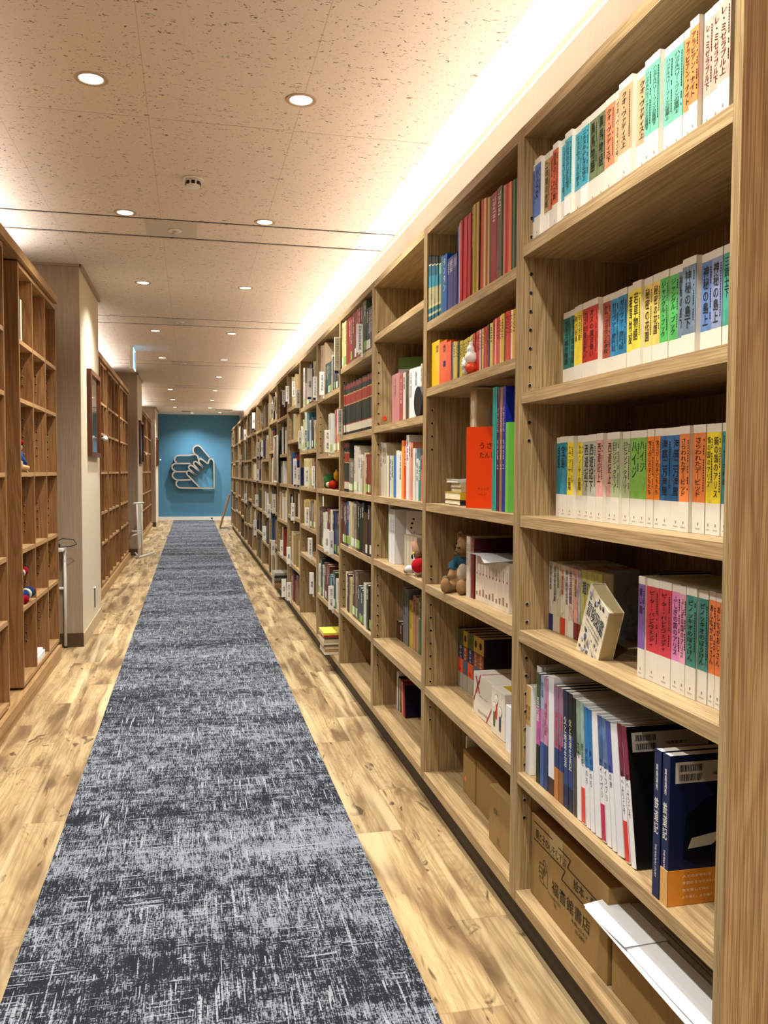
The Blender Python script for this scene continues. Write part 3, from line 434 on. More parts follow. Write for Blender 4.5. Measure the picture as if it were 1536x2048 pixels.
# ------------------------------------------------------------------ pillars of the left side
PILL = [(6.42, 7.65, -.764), (13.24, 14.45, -.776), (20.1, 21.6, -.79)]
for i, (a, b, x) in enumerate(PILL):
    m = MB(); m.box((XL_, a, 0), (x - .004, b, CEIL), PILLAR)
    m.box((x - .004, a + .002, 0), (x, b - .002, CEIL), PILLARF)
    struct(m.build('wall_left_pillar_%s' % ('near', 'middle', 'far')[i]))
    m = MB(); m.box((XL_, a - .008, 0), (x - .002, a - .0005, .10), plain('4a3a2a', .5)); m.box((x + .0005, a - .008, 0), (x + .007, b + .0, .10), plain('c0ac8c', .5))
    struct(m.build('baseboard_left_%s' % ('near', 'middle', 'far')[i]))
    m = MB(); m.box((XL_, a - .012, CEIL - .018), (x + .012, a - .0005, CEIL - .0005), PILLAR); m.box((x + .0005, a - .012, CEIL - .03), (x + .02, b, CEIL - .0005), PILLAR)
    struct(m.build('trim_%d' % (20 + i)))
    # framed picture with a small white knob on the frame
    ya, yb = (a + .36, b - .2) if i == 0 else (a + .2, a + 1.0)
    t = thing('framed_picture', 'dark wooden framed picture on the %s left pillar' % ('nearest', 'middle', 'farthest')[i], 'picture', (x, (ya + yb) / 2, 1.71))
    W2, H2 = (yb - ya) / 2, .33; fr = plain('5a3018', .35); m = MB()
    for a0, b0 in (((0.001, -W2, -H2), (.035, -W2 + .035, H2)), ((0.001, W2 - .035, -H2), (.035, W2, H2)), ((0.001, -W2 + .035, -H2), (.035, W2 - .035, -H2 + .035)), ((0.001, -W2 + .035, H2 - .035), (.035, W2 - .035, H2))): m.box(a0, b0, fr)
    m.build('frame', t)
    MB().box((.002, -W2 + .035, -H2 + .035), (.010, W2 - .035, H2 - .035), plain('e8e4d4', .5)).build('mount', t)
    MB().box((.0105, -W2 * .55, -H2 * .6), (.012, W2 * .55, H2 * .55), mottled('9aa89a')).build('print', t)
    g = NT('frame_glass'); g.p.inputs['Roughness'].default_value = .03; g.p.inputs['Transmission Weight'].default_value = 1.0; g.p.inputs['IOR'].default_value = 1.45
    MB().box((.016, -W2 + .035, -H2 + .035), (.018, W2 - .035, H2 - .035), g.m).build('glass_pane', t)
    k = MB().cyl((.036, W2 - .01, -.17), (.055, W2 - .01, -.17), .008, CHROME).ball((.068, W2 - .01, -.17), (.022, .03, .022), WHITE); k.build('clip_knob', t)
    if i == 0:
        o = thing('outlet_plate', 'small white plate with a dark slit low on the nearest left pillar', 'wall plate', (x, 7.09, .26))  # small outlet plate with the edge of its cover standing out
        MB().box((.0008, -.035, -.08), (.004, .035, .08), PILLARF).build('plate', o); MB().box((.0042, -.004, -.08), (.012, .004, .075), plain('3a342c', .5)).build('slit_cover', o); MB().box((.0042, -.012, .075), (.016, .012, .086), WHITE).build('tab', o)
# ------------------------------------------------------------------ right-hand wall of bookcases
XF = .861; XB = 1.205
PITCHB = .942; TH = .0235
H_TOP = 2.184
SOCK = []
def socket(parent, loc):
    if not SOCK:
        m = MB().cyl((0, -.0012, 0), (0, .0002, 0), .0052, CHROME, 12).cyl((-.0008, -.0016, -.0008), (-.0008, -.0011, -.0008), .0043, BLACK, 10)
        o = m.build('shelf_pin_socket', parent); SOCK.append(o)
    else:
        o = SOCK[0].copy(); C.objects.link(o); o.parent = parent
    o.location = loc; return o
def hi(n): return 2.143 + PITCHB * (n - 1)
def lo(n): return hi(n) - .895
HOLES = [1.945 - .049 * k for k in range(13)] + [.916 - .049 * k for k in range(13)]
LEV = {1: (1.871, 1.484, 1.155, .845, .455), 2: (1.827, 1.583, 1.155, .848, .457), 3: (1.922, 1.488, 1.155, .85, .459), 4: (1.874, 1.482, 1.155, .846, .461), 5: (1.775, 1.390, 1.155, .758, .42), 6: (1.775, 1.439, 1.155, .853, .622),
       7: (1.84, 1.55, 1.155, .883, .456), 8: (1.80, 1.44, 1.155, .80, .45), 9: (1.82, 1.50, 1.155, .85, .5), 10: (1.79, 1.42, 1.155, .78, .42)}
def levels(n):
    if n in LEV: return LEV[n]
    r = random.Random(n * 5); return (1.80 + .05 * r.random(), 1.42 + .1 * r.random(), 1.155, .78 + .08 * r.random(), .42 + .1 * r.random())
NB = 19
for n in range(1, NB + 1):
    h, l = hi(n), lo(n); y0 = l - TH; 
    t = thing('bookcase', '%s oak bookcase of the long right-hand row, counted from the camera' % BAYN[n - 1] if n > 1 else 'nearest oak bookcase of the right-hand row, at the photo edge', 'bookcase', (XF, y0, 0), group='oak bookcases of the right-hand row')
    D = XB - XF; o0 = lambda x, y, z: (x, y - y0, z)
    for side, (ya, yb) in (('near', (l - TH, l)), ('far', (h, h + TH))):
        sp = MB().box(o0(0, ya + .0003, .152 * 0 + .093), o0(D, yb - .0003, H_TOP), OAK_Z).build('side_panel', t)
        if side == 'far':
            m = MB(); near = n <= 6
            zs = [z for z in HOLES if all(not (L - .045 < z < L + .012) for L in levels(n))]
            for z in zs:
                for xx in ((.024, .318) if n < 4 else (.024,)):
                    if near: socket(sp, (xx, ya - y0 - .0003, z)); continue
                    m.cyl((xx, ya - y0 - .0012, z), (xx, ya - y0 + .0002, z), .0052, CHROME, 10)
            if not near: m.build('shelf_pin_sockets', sp)
            else: m.b.free()
    MB().box(o0(.0004, l, 2.154), o0(D, h, H_TOP), OAK_Y).build('top_panel', t)
    MB().box(o0(D - .008, l, .125), o0(D, h, 2.154), OAK_Z).build('back_panel', t)
    MB().box(o0(.0004, l, .093), o0(D - .008, h, .125), OAK_Y).build('bottom_board', t)
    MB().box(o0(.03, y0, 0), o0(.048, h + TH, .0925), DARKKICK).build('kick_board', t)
    for z in levels(n):
        MB().box(o0(.0006, l + .0005, z - .030), o0(D - .009, h - .0005, z), OAK_Y).build('shelf', t)
# end panel closing the near side of the row
# ------------------------------------------------------------------ left-hand shelving with sliding front units
LXF = -.88
def left_unit(ya, yb, divs, lab, levs, near_shelf_skip=()):
    t = thing('sliding_bookcase', lab, 'bookcase', (LXF, ya, 0), group='sliding oak bookcases along the left side')
    D = .24
    MB().box((-D, 0, .108), (0, .022, 2.366), OAKL_Z).build('side_panel', t)
    MB().box((-D, yb - ya - .022, .108), (0, yb - ya, 2.366), OAKL_Z).build('side_panel', t)
    ds = [0.011] + [d - ya for d in divs] + [yb - ya - .011]
    for d in ds[1:-1]: MB().box((-D, d - .011, .13), (-.0005, d + .011, 2.343), OAKL_Z).build('divider', t)
    MB().box((-D, .022, 2.343), (-.0004, yb - ya - .022, 2.366), OAKL_Y).build('top_panel', t)
    MB().box((-D, .022, .108), (-.0004, yb - ya - .022, .13), OAKL_Y).build('bottom_board', t)
    MB().box((-D, .022, .13), (-D + .006, yb - ya - .022, 2.343), OAKL_Z).build('back_panel', t)
    for a, b in zip(ds, ds[1:]):
        for z in levs:
            MB().box((-D + .007, a + .0112, z - .023), (-.0008, b - .0112, z), OAKL_Y).build('shelf', t)
        m = MB()
        for z in [2.0 - .049 * k for k in range(36)]:
            if any(L - .05 < z < L + .06 for L in levs) or (1.1 < z < 1.24) or (1.96 < z): continue
            if ya < 7: socket(t, (-.055, b - .0113, z))
            else: m.cyl((-.055, b - .0126, z), (-.055, b - .0109, z), .0048, CHROME, 8)
        if ya > 7: m.build('shelf_pin_sockets', t)
        else: m.b.free()
    return t
LL = (1.964, 1.655, 1.260, .848, .535)
left_unit(3.16, 4.46, (3.60, 4.03), 'oak sliding bookcase cut off by the left edge of the photo', LL)
left_unit(4.815, 6.085, (5.225, 5.655), 'oak sliding bookcase of three columns at left, before the nearest pillar', LL)
left_unit(7.72, 8.60, (8.15,), 'left sliding bookcase right behind the nearest left pillar', LL)
left_unit(8.93, 9.62, (9.28,), 'narrow sliding bookcase, second one behind the nearest left pillar', LL)
left_unit(9.76, 11.10, (10.15, 10.6), 'sliding bookcase of three columns, third one behind the nearest left pillar', LL)
left_unit(11.34, 12.70, (11.79, 12.24), 'sliding bookcase standing just before the middle left pillar', LL)
for k in range(4):
    left_unit(14.6 + 1.33 * k, 15.87 + 1.33 * k, (15.02 + 1.33 * k, 15.45 + 1.33 * k), 'sliding bookcase, %s one beyond the middle left pillar' % NUMW[k], LL)
for i, (ya, yb) in enumerate(((YN, 6.03), (7.66, 12.72), (14.46, 19.95))):
    nm = ('before the nearest', 'between the nearest and middle', 'beyond the middle')[i]
    t = thing('track_platform', 'low oak track base under the left shelving, %s pillar' % nm, 'shelf base', (-.857, ya, 0))
    L = yb - ya
    MB().box((-.34, 0, .0), (-.022, L, .094), OAKL_Y).build('platform', t)
    MB().box((-.022, 0, .045), (0, L, .097), OAKL_Y).build('front_rail', t)
    MB().box((-.021, 0, .0), (-.006, L, .0445), OAKL_Y).build('lower_rail', t)
    t = thing('shelving_canopy', 'oak top board over the left shelving, %s pillar' % nm, 'shelf top', (-.857, ya, 0))
    MB().box((-.36, 0, 2.374), (-.02, L, 2.392), OAKL_Y).build('board', t)
    MB().box((-.02, 0, 2.372), (0, L, 2.420), OAKL_Y).build('front_fascia', t)
    # fixed rear shelving behind the sliding units
    t = thing('rear_bookcase', 'fixed rear oak shelving behind the sliding units, %s pillar' % nm, 'bookcase', (-1.16, ya, 0))
    MB().box((-.30, 0, .096), (-.29, L, 2.366), OAKL_Z).build('back_panel', t)
    k = 0
    while k * .43 < L:
        MB().box((-.29, k * .43, .096), (0, k * .43 + .022, 2.366), OAKL_Z).build('divider', t); k += 1
    for z in LL + (.1195, 2.366):
        MB().box((-.289, 0, z - .023), (-.001, L, z), OAKL_Y).build('shelf', t)
# ------------------------------------------------------------------ hand emblem on the blue wall
HC = plain('c4c2ba', .4, .55)
hg = thing('hand_emblem', 'large raised metal line emblem of two hands on the blue wall', 'wall emblem', (HAND_C[0], YF - .105, HAND_C[1]))
m = MB(); i = m.mi(HC); wd = .017
for path in HAND:
    # round the corners a little
    pts = [Vector((a, b)) for a, b in path]
    for _ in range(2):
        q = [pts[0]]
        for p0, p1 in zip(pts, pts[1:]):
            q += [p0.lerp(p1, .22), p0.lerp(p1, .78)] if (p1 - p0).length < .2 or _ else [p0.lerp(p1, .06), p0.lerp(p1, .94)]
        q.append(pts[-1]); pts = q
    L, R = [], []
    for k, p in enumerate(pts):
        d = (pts[min(k + 1, len(pts) - 1)] - pts[max(k - 1, 0)]).normalized(); nn = Vector((-d.y, d.x)) * wd
        L.append(p + nn); R.append(p - nn)
    def V(p, y): return m.b.verts.new((p.x, y, p.y))
    rows = [[V(p, -.06) for p in L], [V(p, -.06) for p in R], [V(p, .075) for p in R], [V(p, .075) for p in L]]
    for r0, r1 in zip(rows, rows[1:] + rows[:1]):
        for k in range(len(pts) - 1):
            f = m.b.faces.new((r0[k], r0[k + 1], r1[k + 1], r1[k])); f.material_index = i
    for k in (0, -1): m.b.faces.new([r[k] for r in rows]).material_index = i
m.build('outline', hg)
o = MB()
for p in ((.49, -.45), (-.45, -.4), (-.5, 0), (.1, .5), (.2, 0)): o.cyl((p[0], .07, p[1]), (p[0], .09, p[1]), .01, CHROME, 8)
o.build('standoff', hg)
# ------------------------------------------------------------------ books
def hx(c): return tuple(int(c[i:i + 2], 16) for i in (0, 2, 4))
CN = [('black', (20, 20, 20)), ('white', (232, 232, 228)), ('pale grey', (196, 196, 188)), ('grey', (120, 118, 112)), ('cream', (220, 204, 164)), ('tan', (190, 150, 100)), ('brown', (110, 68, 42)), ('dark brown', (58, 34, 24)),
      ('red', (188, 38, 34)), ('dark red', (120, 26, 26)), ('orange', (226, 120, 52)), ('yellow', (226, 200, 50)), ('mustard', (180, 152, 46)), ('olive', (92, 106, 68)), ('green', (90, 178, 90)), ('dark green', (32, 72, 56)), ('mint green', (114, 192, 164)),
      ('teal', (30, 118, 118)), ('cyan', (63, 165, 184)), ('blue', (36, 96, 160)), ('navy', (28, 38, 84)), ('slate blue', (100, 124, 150)), ('purple', (122, 90, 156)), ('pink', (220, 150, 160)), ('maroon', (74, 28, 40)), ('dark teal', (24, 90, 100))]
def cname(c):
    r = hx(c); return min(CN, key=lambda k: sum((a - b) ** 2 * q for a, b, q in zip(r, k[1], (1, 1.2, 1))))[0]
def cover_mesh(m, t, h, d, bands, body, wrap=.0022, front=True):
    """spine (towards the aisle), two boards; bands = [(z fraction, material)] from the bottom up on the spine"""
    z0 = 0
    for fz, mt in bands:
        m.box((0, -t / 2, h * z0), (wrap, t / 2, h * fz), mt); z0 = fz
    m.box((wrap, t / 2 - wrap, 0), (d, t / 2, h), body); m.box((wrap, -t / 2, 0), (d, -t / 2 + wrap, h), body)
def make_book(name, label, cat, X, yc, z, t, h, d, bands, body, title='', ink=None, group=None, lean=0, pub=False, sticker=None, slip=False, tz=(.30, .90), subtitle=True, yaw=0):
    r = thing(name, label, cat, (X, yc, z + .0006 + (abs(sin(lean)) * 0)), (lean, 0, yaw), group)
    t = max(t - .0008, .002); w_ = min(.0024, t * .22)
    m = MB()
    if slip:      # a slipcase: closed box, open at the aisle side where the spine shows
        m.box((.0015, -t / 2, 0), (d, t / 2, h), CREAM)
        z0 = 0
        for fz, mt in bands: m.box((0, -t / 2, h * z0), (.0014, t / 2, h * fz), mt); z0 = fz
        m.build('cover', r, )
    else:
        cover_mesh(m, t, h, d, bands, body, w_); m.build('cover', r)
        if t > .005: MB().box((w_ + .001, -t / 2 + w_, .003), (d - .003, t / 2 - w_, h - .003), PAGES).build('page_block', r)
    if title:
        wt = min(t * .52, .021); z1, z2 = tz; n = len(title)
        H = min(h * (z2 - z1), n * wt * 1.35)
        if title.isascii():
            me, a, b = text_mesh(title, False); o = bpy.data.objects.new('title_lettering', me); C.objects.link(o); o.parent = r
            H = min(h * .6, n * wt * .55)
            Rv = RN @ Matrix.Rotation(-pi / 2, 4, 'Z'); o.matrix_basis = Matrix.Translation((-.0007, 0, h * z2 - H / 2)) @ Rv @ Matrix.Diagonal((H, wt, 1, 1))
            o.material_slots[0].link = 'OBJECT'; o.material_slots[0].material = ink or INK
        else:
            letter(title, r, (-.0007, t * .06, h * z2 - H / 2), wt, H, ink or INK)
            if subtitle and t > .015:
                q = MB(); zz = h * z2 - .004
                while zz > h * z2 - H * .9:
                    q.box((-.0006, -t * .33, zz - .0032), (-.0002, -t * .33 - .0026, zz), ink or INK); zz -= .0048 if random.random() > .12 else .012
                q.build('author_lettering', r)
    if pub:
        letter('福音館書店', r, (-.0006, 0, h * .045), min(t * .55, .016), .0028, INKG, False, name='publisher_lettering')
        MB().box((-.0005, -.0016, h * .075), (-.0002, .0016, h * .10), INKG).build('publisher_mark', r)
    if sticker:
        MB().box((-.0012, -t * .42, h * .06), (-.0003, t * .42, h * .06 + min(.045, h * .2)), sticker).build('call_number_label', r)
    return r
GROUPN = {}
def shelf_z(k):
    n = int(k[0]); return levels(n)['ABCDE'.index(k[1])]
for k, rows in BOOKS.items():
    n = int(k[0]); s = k[1]; z = shelf_z(k); side = ', right group' if k == '1D2' else ''
    for i, (y, t, h, X, col, title, opt) in enumerate(rows):
        y, t, h, X = y / 1000, t / 1000, h / 1000, X / 1000
        t = max(t, .0045); yc = y - t / 2
        rr = random.Random(hash(k) % 1000 + i * 3 if False else sum(map(ord, k)) * 31 + i)
        where = '%s from left on %s, %s bookcase' % (NUMW[i], SHN[s], BAYN[n - 1])
        if k == '1D2': where = '%s of right-hand group on fourth shelf, nearest bookcase' % NUMW[i]
        if k == '1D': where = '%s of left-hand group on fourth shelf, nearest bookcase' % NUMW[i]
        cn = cname(col); X += (rr.random() - .5) * .004
        d = min(.165, 1.19 - X) if k != '3B' else .10
        if k in ('1A', '1B', '1C', '1D2'):
            h = {'1A': .207, '1B': .208, '1C': .208, '1D2': .211}[k] - rr.random() * .0015
            proud = .010 if rr.random() < .22 else 0
            b = [(.285, CREAM), (.925, mottled(col, .45)), (1, CREAM)]
            st = None
            make_book('slipcased_book', '%s and cream slipcased book, %s' % (cn, where), 'book', X - proud, yc, z, t, h, d, b, CREAM, title, INK if sum(hx(col)) > 250 else plain('10242a', .6), 'cream slipcased books of one series in the nearest bookcase', slip=True, pub=True, tz=(.34, .885),
                      sticker=WHITE if (k == '1A' and i in (2, 6, 8)) else None)
        elif k == '1D':
            strip = opt.split(',')[1]
            make_book('guide_book', 'thick illustrated %s guide book, %s' % (cn, where), 'book', X, yc, z, t, h, d, [(.24, plain(strip)), (1, mottled(col, .8))], mottled(col), title, [plain('1c2c5c'), plain('20242a'), plain('2c5a3c'), plain('c02418')][i % 4], tz=(.30, .95), subtitle=False)
        elif k == '2A':
            if i < 7:
                b = [(.08, plain('145064')), (.12, plain('b0b088')), (.2, plain('2c6470')), (.24, plain('c0b888')), (.52, mottled('a8a478')), (.70, plain('2c8094')), (.86, plain(col)), (.875, plain('d8d0b0')), (1, plain('10181c'))]
                make_book('picture_book', 'thin teal banded picture book, %s' % where, 'book', X, yc, z, t, h, d, b, plain(col))
            else:
                make_book('comic_album', '%s %s, %s' % (cn, 'thin tall album' if t < .02 else 'thick tall album', where), 'book', X, yc, z, t, h, d, [(1, plain(col, .3))], plain(col, .3), title, plain('c8b890') if col == '6c5434' else INKW, subtitle=False, tz=(.3, .95))
        elif k == '2B':
            b = [(1, plain(col, .25))]
            if i in (0, 1, 2): b = [(.96, plain(col, .25)), (1, plain(col, .25))]
            r = make_book('comic_album', '%s glossy %s, %s' % (cn, 'thick album' if t > .03 else 'thin album', where), 'book', X, yc, z, t, h, d, b, plain(col, .25), '', None)
            if i in (0, 1):
                letter('絵本' if i == 0 else '童話', r, (-.0008, -t * .22, h * .82), t * .35, h * .17, plain('3a3020'))
            if i == 1: MB().box((-.001, -.032, h * .40), (-.0003, -.008, h * .53), plain('1c2850')).build('blue_square', r)
            elif t > .008 and i > 4:
                q = MB(); zz = h * .9
                while zz > h * .55: q.box((-.0008, -t * .15, zz - .003), (-.0003, t * .15, zz), INK); zz -= .006 * (1 + rr.random())
                q.build('title_lettering', r)
        elif k == '2E':
            top = ['5c6c3c', 'd0a83c', '5c6c3c', 'd0a83c', 'd0a83c'][i]; mid = '1c2a4c' if i in (0, 2) else '8a4424'; low = 'd85430' if i in (0, 2) else '3c6478'
            r = make_book('boxed_book', 'thick boxed book with coloured blocks, %s' % where, 'book', X, yc, z, t, h, .15, [(.26, plain('a8a494')), (.50, plain(low)), (.74, plain(mid)), (1, plain(top))], plain('1a1414'), slip=False)
            letter('マザー・グース', r, (-.0008, 0, h * .62), t * .5, h * .2, INKW); MB().ball((-.0005, 0, h * .87), (.001, t * .22, h * .06), BLACK if i in (1, 3, 4) else plain('485830')).ball((-.0005, t * .05, h * .32), (.001, t * .2, h * .03), plain('c02818')).build('spine_pictures', r)
        elif opt == 'e':
            b = [(.06, plain('141614')), (.20, plain('c0b8a0')), (.22, plain('8a2c20')), (.58, plain(col)), (.60, plain('a88c4c')), (.78, plain('8a2a22')), (.80, plain('a88c4c')), (.9, plain(col)), (.97, plain('7a2a20')), (1, plain(col))]
            make_book('encyclopedia_volume', 'dark green encyclopedia volume with red bands, %s' % where, 'book', X, yc, z, t, h, min(d, .16), b, plain(col, .6), title, None, sticker=None)
        else:
            st = None
            if n in (4, 5, 6) and rr.random() < .55: st = plain('8cae50' if rr.random() < .5 else 'd8dcc8')
            nm = 'picture_book' if t < .03 else 'book'
            lum = sum(hx(col)) / 3
            tt = title
            pool = ['昔話', '伝説集', '民話', '絵本論', '子どもの本', '世界文学', '日本昔話', '植物誌', '動物記', '美術史', '児童文学', '科学', '詩集', '風土記', '語りの本', '辞典']
            if not tt and rr.random() < .6 and t > .02: tt = pool[rr.randrange(len(pool))]
            make_book(nm, '%s-spined %s, %s' % (cn, 'thin book' if t < .03 else 'book', where), 'book', X, yc, z, t, h, d, [(1, plain(col, .4))], plain(col, .4), tt, INKW if lum < 110 else INK, sticker=st, tz=(.4, .92), subtitle=False)
# ---- books between 7th and last bookcase: too many and too small to count
m = MB(); fr = random.Random(3)
pal = [plain(c) for c in ('d4d0c4', 'c4b48c', '9c8458', 'b8a070', '6c5438', '4a2c20', '2c3430', '8a3024', '28406c', 'c8bc9c', '7c7464', 'a89468', '3c4c3c', 'dcdcd4', '141414', '8c6c44')]
for n in range(7, NB + 1):
    lv = levels(n) + (.125,); tops = (2.154,) + tuple(z - .03 for z in lv)
    for z, tp in zip(lv, tops):
        if z == .125 and fr.random() < .6: continue
        if fr.random() < .15: continue
        y = hi(n) - .01 - .2 * fr.random() * (fr.random() < .5); end = lo(n) + .02 + .5 * fr.random() * (fr.random() < .5); base = min(.30, tp - z - .02); c0 = fr.randrange(len(pal))
        while y > end + .04:
            t = .014 + .032 * fr.random(); h = base * (.72 + .26 * fr.random()); X = XF + .012 + .05 * fr.random() ** 2
            c = pal[(c0 + fr.randrange(3)) % len(pal)] if fr.random() < .6 else fr.choice(pal)
            m.box((X, y - t, z + .0006), (X + .15, y - .0008, z + h), c); y -= t
# remaining shelves of the 5th/6th bookcase read as far rows too
o = m.build('distant_books'); o['kind'] = 'stuff'; tag(o, 'many small books filling the distant bookcases of the right-hand row', 'books')
# ---- category signs clipped upright on the shelf edges, facing the walker
EN = ['folk life pictures', 'school encyclopedia', 'great language dictionary', 'world encyclopedia', 'picture book encyclopedia', 'field guides', 'art collections', 'Japanese folktales', 'Japanese literature', 'world literature', 'photo collections', 'biographies',
      'culture and customs', 'education', 'folk stories', 'local history', 'youth literature', 'world picture books', 'picture books', 'literature studies', 'poems and songs', 'science books', 'spirits', 'dinosaurs', 'Japanese history', 'plants', 'birds', 'animals',
      'insects and dinosaurs', 'astronomy', 'geology', 'legends', 'crafts', 'history', 'folklore', 'geography', 'music', 'architecture', 'paintings', 'arts', 'photography', 'poetry', 'theatre', 'religion', 'natural science', 'society']
for i, (y, w1, z, h, s, b) in enumerate(SIGNS):
    y, w1, z, h = y / 1000, min(w1 / 1000, .045), z / 1000, h / 1000
    if y > hi(NB): continue
    n = 1
    while y > hi(n) + .047: n += 1
    lv = levels(n) + (.125,); k = min(range(6), key=lambda q: abs(lv[q] - z))
    t = thing('category_sign', 'white %supright sign for %s, clipped at the %s, %s bookcase' % ('and blue ' if b else '', EN[i], SHN['ABCDEF'[k]], BAYN[n - 1]), 'sign', (XF, y, z), group='upright category signs along the right-hand shelves')
    MB().box((-w1 - .001, 0, 0), (-.001, .012, h), plain('e6e6e0', .45), bev=.001).build('plate', t)
    if len(s) > 2: letter(s, t, (-w1 / 2, -.0006, h * .52), w1 * .46, min(h * .86, len(s) * .021), INK, True, 'Y', 'sign_lettering')
    else: letter(s, t, (-w1 / 2, -.0006, h * .45), w1 * .5, .045, INK, True, 'Y', 'sign_lettering')
    if b: MB().box((-w1 + .004, .0125, -.015), (-.001, .020, h), plain('16267c', .35)).box((-.001, .0125, max(.002, lv[k] + .001 - z)), (.040, .0145, h), plain('16267c', .35)).build('blue_holder', t)
    MB().box((-.010, .002, -.022), (.0004, .010, 0), plain('d0d0cc', .3)).build('clip', t)
# ------------------------------------------------------------------ tall photo books and magazines on the fifth shelf of the nearest case
ZE = levels(1)[4]
def mag(lab, y, t, h, X, lean, spine, near, title='', ink=None, tz=(.35, .8), obi=None, d=.22, barcode=False, depthless=False):
    r = thing('magazine' if t < .022 else 'photo_book', lab, 'book', (X, y - t / 2, ZE + .0008 + sin(lean) * t / 2 * .98), (lean, 0, 0)) 
    m = MB(); z0 = 0; tt = t - .0008
    for fz, c in spine: m.box((0, -tt / 2, h * z0), (.0016, tt / 2, h * fz), c); z0 = fz
    m.box((.0016, -tt / 2, 0), (d, -tt / 2 + .0012, h), near); m.box((.0016, tt / 2 - .0012, 0), (d, tt / 2, h), near); m.build('cover', r)
    MB().box((.0018, -tt / 2 + .0013, .001), (d - .002, tt / 2 - .0013, h - .001), plain('dedad0', .6)).build('page_block', r)
    if title:
        wt = tt * .62; H = min(h * (tz[1] - tz[0]), len(title) * wt * 1.6); letter(title, r, (-.0008, 0, h * tz[1] - H / 2), wt, H, ink or INK)
    if obi: MB().box((-.0011, -tt / 2 - .0006, .0), (d * .98, tt / 2 + .0002, h * obi[0]), plain(obi[1], .35)).build('paper_band', r)
    if barcode:
        c0 = -tt / 2 - .0007
        MB().box((.012, c0 + .0002, h * .815), (d - .02, c0 + .0006, h * .955), plain('b8b4a4', .5)).build('barcode_label', r)
        q = MB(); rb = random.Random(4)
        for zz in (h * .83, h * .892):
            x = .020
            while x < .068: wv = rb.choice((.0007, .0012, .002)); q.box((x, c0 - .0002, zz), (x + wv, c0 + .0002, zz + h * .045), INK); x += wv + rb.choice((.0008, .0014))
        q.build('barcode', r); letter('福音館書店', r, (.115, c0 - .0002, h * .87), .05, .007, INK, False, 'Y', 'publisher_lettering')
    return r
P = plain
W5 = 'fifth shelf of nearest bookcase'
seq = [ # y, t, h, lean, spine bands, near cover, title, ink, extra
 (2.139, .014, .24, 0, [(.55, P('dcdcd4')), (1, P('c8a86c'))], P('e2e2da'), '母の友', INK, {}),
 (2.123, .014, .24, 0, [(.55, P('dcdcd4')), (1, P('c8a86c'))], P('e2e2da'), '母の友', INK, {}),
 (2.106, .030, .30, 0, [(1, P('d8dadc'))], P('cfd2d6'), '', None, {'X': .90}),
 (2.066, .022, .29, .01, [(.35, P('20281c')), (.7, mottled('c858a0', .8)), (1, mottled('38502c', .8))], P('2c3440'), '百花譜', P('f0e8f0'), {}),
 (2.040, .022, .29, .01, [(.4, P('3c5c98')), (.7, mottled('b888b0')), (1, P('98a8d0'))], P('2c3440'), '合唱', P('2c3a6c'), {'tz': (.75, .95)}),
 (2.014, .022, .29, .02, [(.4, P('28406c')), (1, mottled('c890b0', .8))], P('343c50'), '地球人記', P('a82440'), {}),
 (1.988, .034, .30, .03, [(.14, P('3c2c28')), (.86, P('e2e6ea')), (1, P('d8dce0'))], P('dde2e6'), '', None, {'X': .885}),
 (1.950, .024, .285, .03, [(.28, P('b87838')), (.45, P('24386c')), (1, mottled('906c88'))], P('283040'), '地球人記', P('d04a5c'), {}),
 (1.922, .024, .285, .035, [(.28, P('8a6038')), (.5, P('24386c')), (1, mottled('906c88'))], P('283040'), '地球人記', P('d04a5c'), {}),
 (1.894, .024, .285, .04, [(.2, P('242c50')), (.65, P('2c4478')), (1, P('1c2844'))], P('202838'), '父と地球生活', INKW, {}),
 (1.866, .024, .285, .045, [(.2, P('1c2444')), (.65, P('24407c')), (1, P('181c18'))], P('c8c8c0'), '父と地球生活記', P('e8e8c0'), {}),
 (1.838, .016, .28, .05, [(.5, P('4c4838')), (1, P('181818'))], P('b8b8b0'), '', None, {}),
 (1.818, .020, .28, .06, [(.55, P('e8eaec')), (1, mottled('80a088'))], P('d0d6da'), '大地', INK, {'bc': 1}),
 (1.793, .018, .28, .075, [(.12, P('e8eaec')), (.5, P('e8eaec')), (1, mottled('98b4a8'))], P('cdd5da'), '野の花', INK, {'strip': 'e04030'}),
 (1.770, .017, .275, .09, [(.5, P('e8eaec')), (1, P('2878b8'))], P('cdd5da'), '海のいのち', INK, {}),
 (1.748, .017, .275, .10, [(.5, P('e8eaec')), (1, P('2470b0'))], P('cdd5da'), '海のいのち', INK, {}),
 (1.725, .026, .275, .11, [(1, P('e6e9ec'))], P('cdd5da'), '', None, {'bc': 1}),
 (1.693, .018, .275, .125, [(.6, P('e8eaec')), (1, mottled('3c5c8c'))], P('cdd5da'), 'カイツブリ', INK, {'strip': 'b81848'}),
 (1.670, .018, .275, .135, [(.6, P('e8eaec')), (1, mottled('4c6c94'))], P('c8d0d6'), 'カイツブリ', INK, {}),
 (1.647, .018, .275, .145, [(.6, P('e8eaec')), (1, P('4050a0'))], P('c8d0d6'), '北の海', INK, {}),
 (1.624, .028, .275, .155, [(1, P('e2e6ea'))], P('b8c0c6'), '', None, {'bc': 1}),
 (1.588, .017, .285, .175, [(.62, P('e8eaec')), (1, P('6c2438'))], P('c0b8a8'), '森へようこそ', INK, {'strip': 'd83020'}),
 (1.565, .018, .285, .185, [(.62, P('e8eaec')), (1, P('7c2840'))], P('10100f', .25), '森へようこそ', INK, {'bc': 1})]
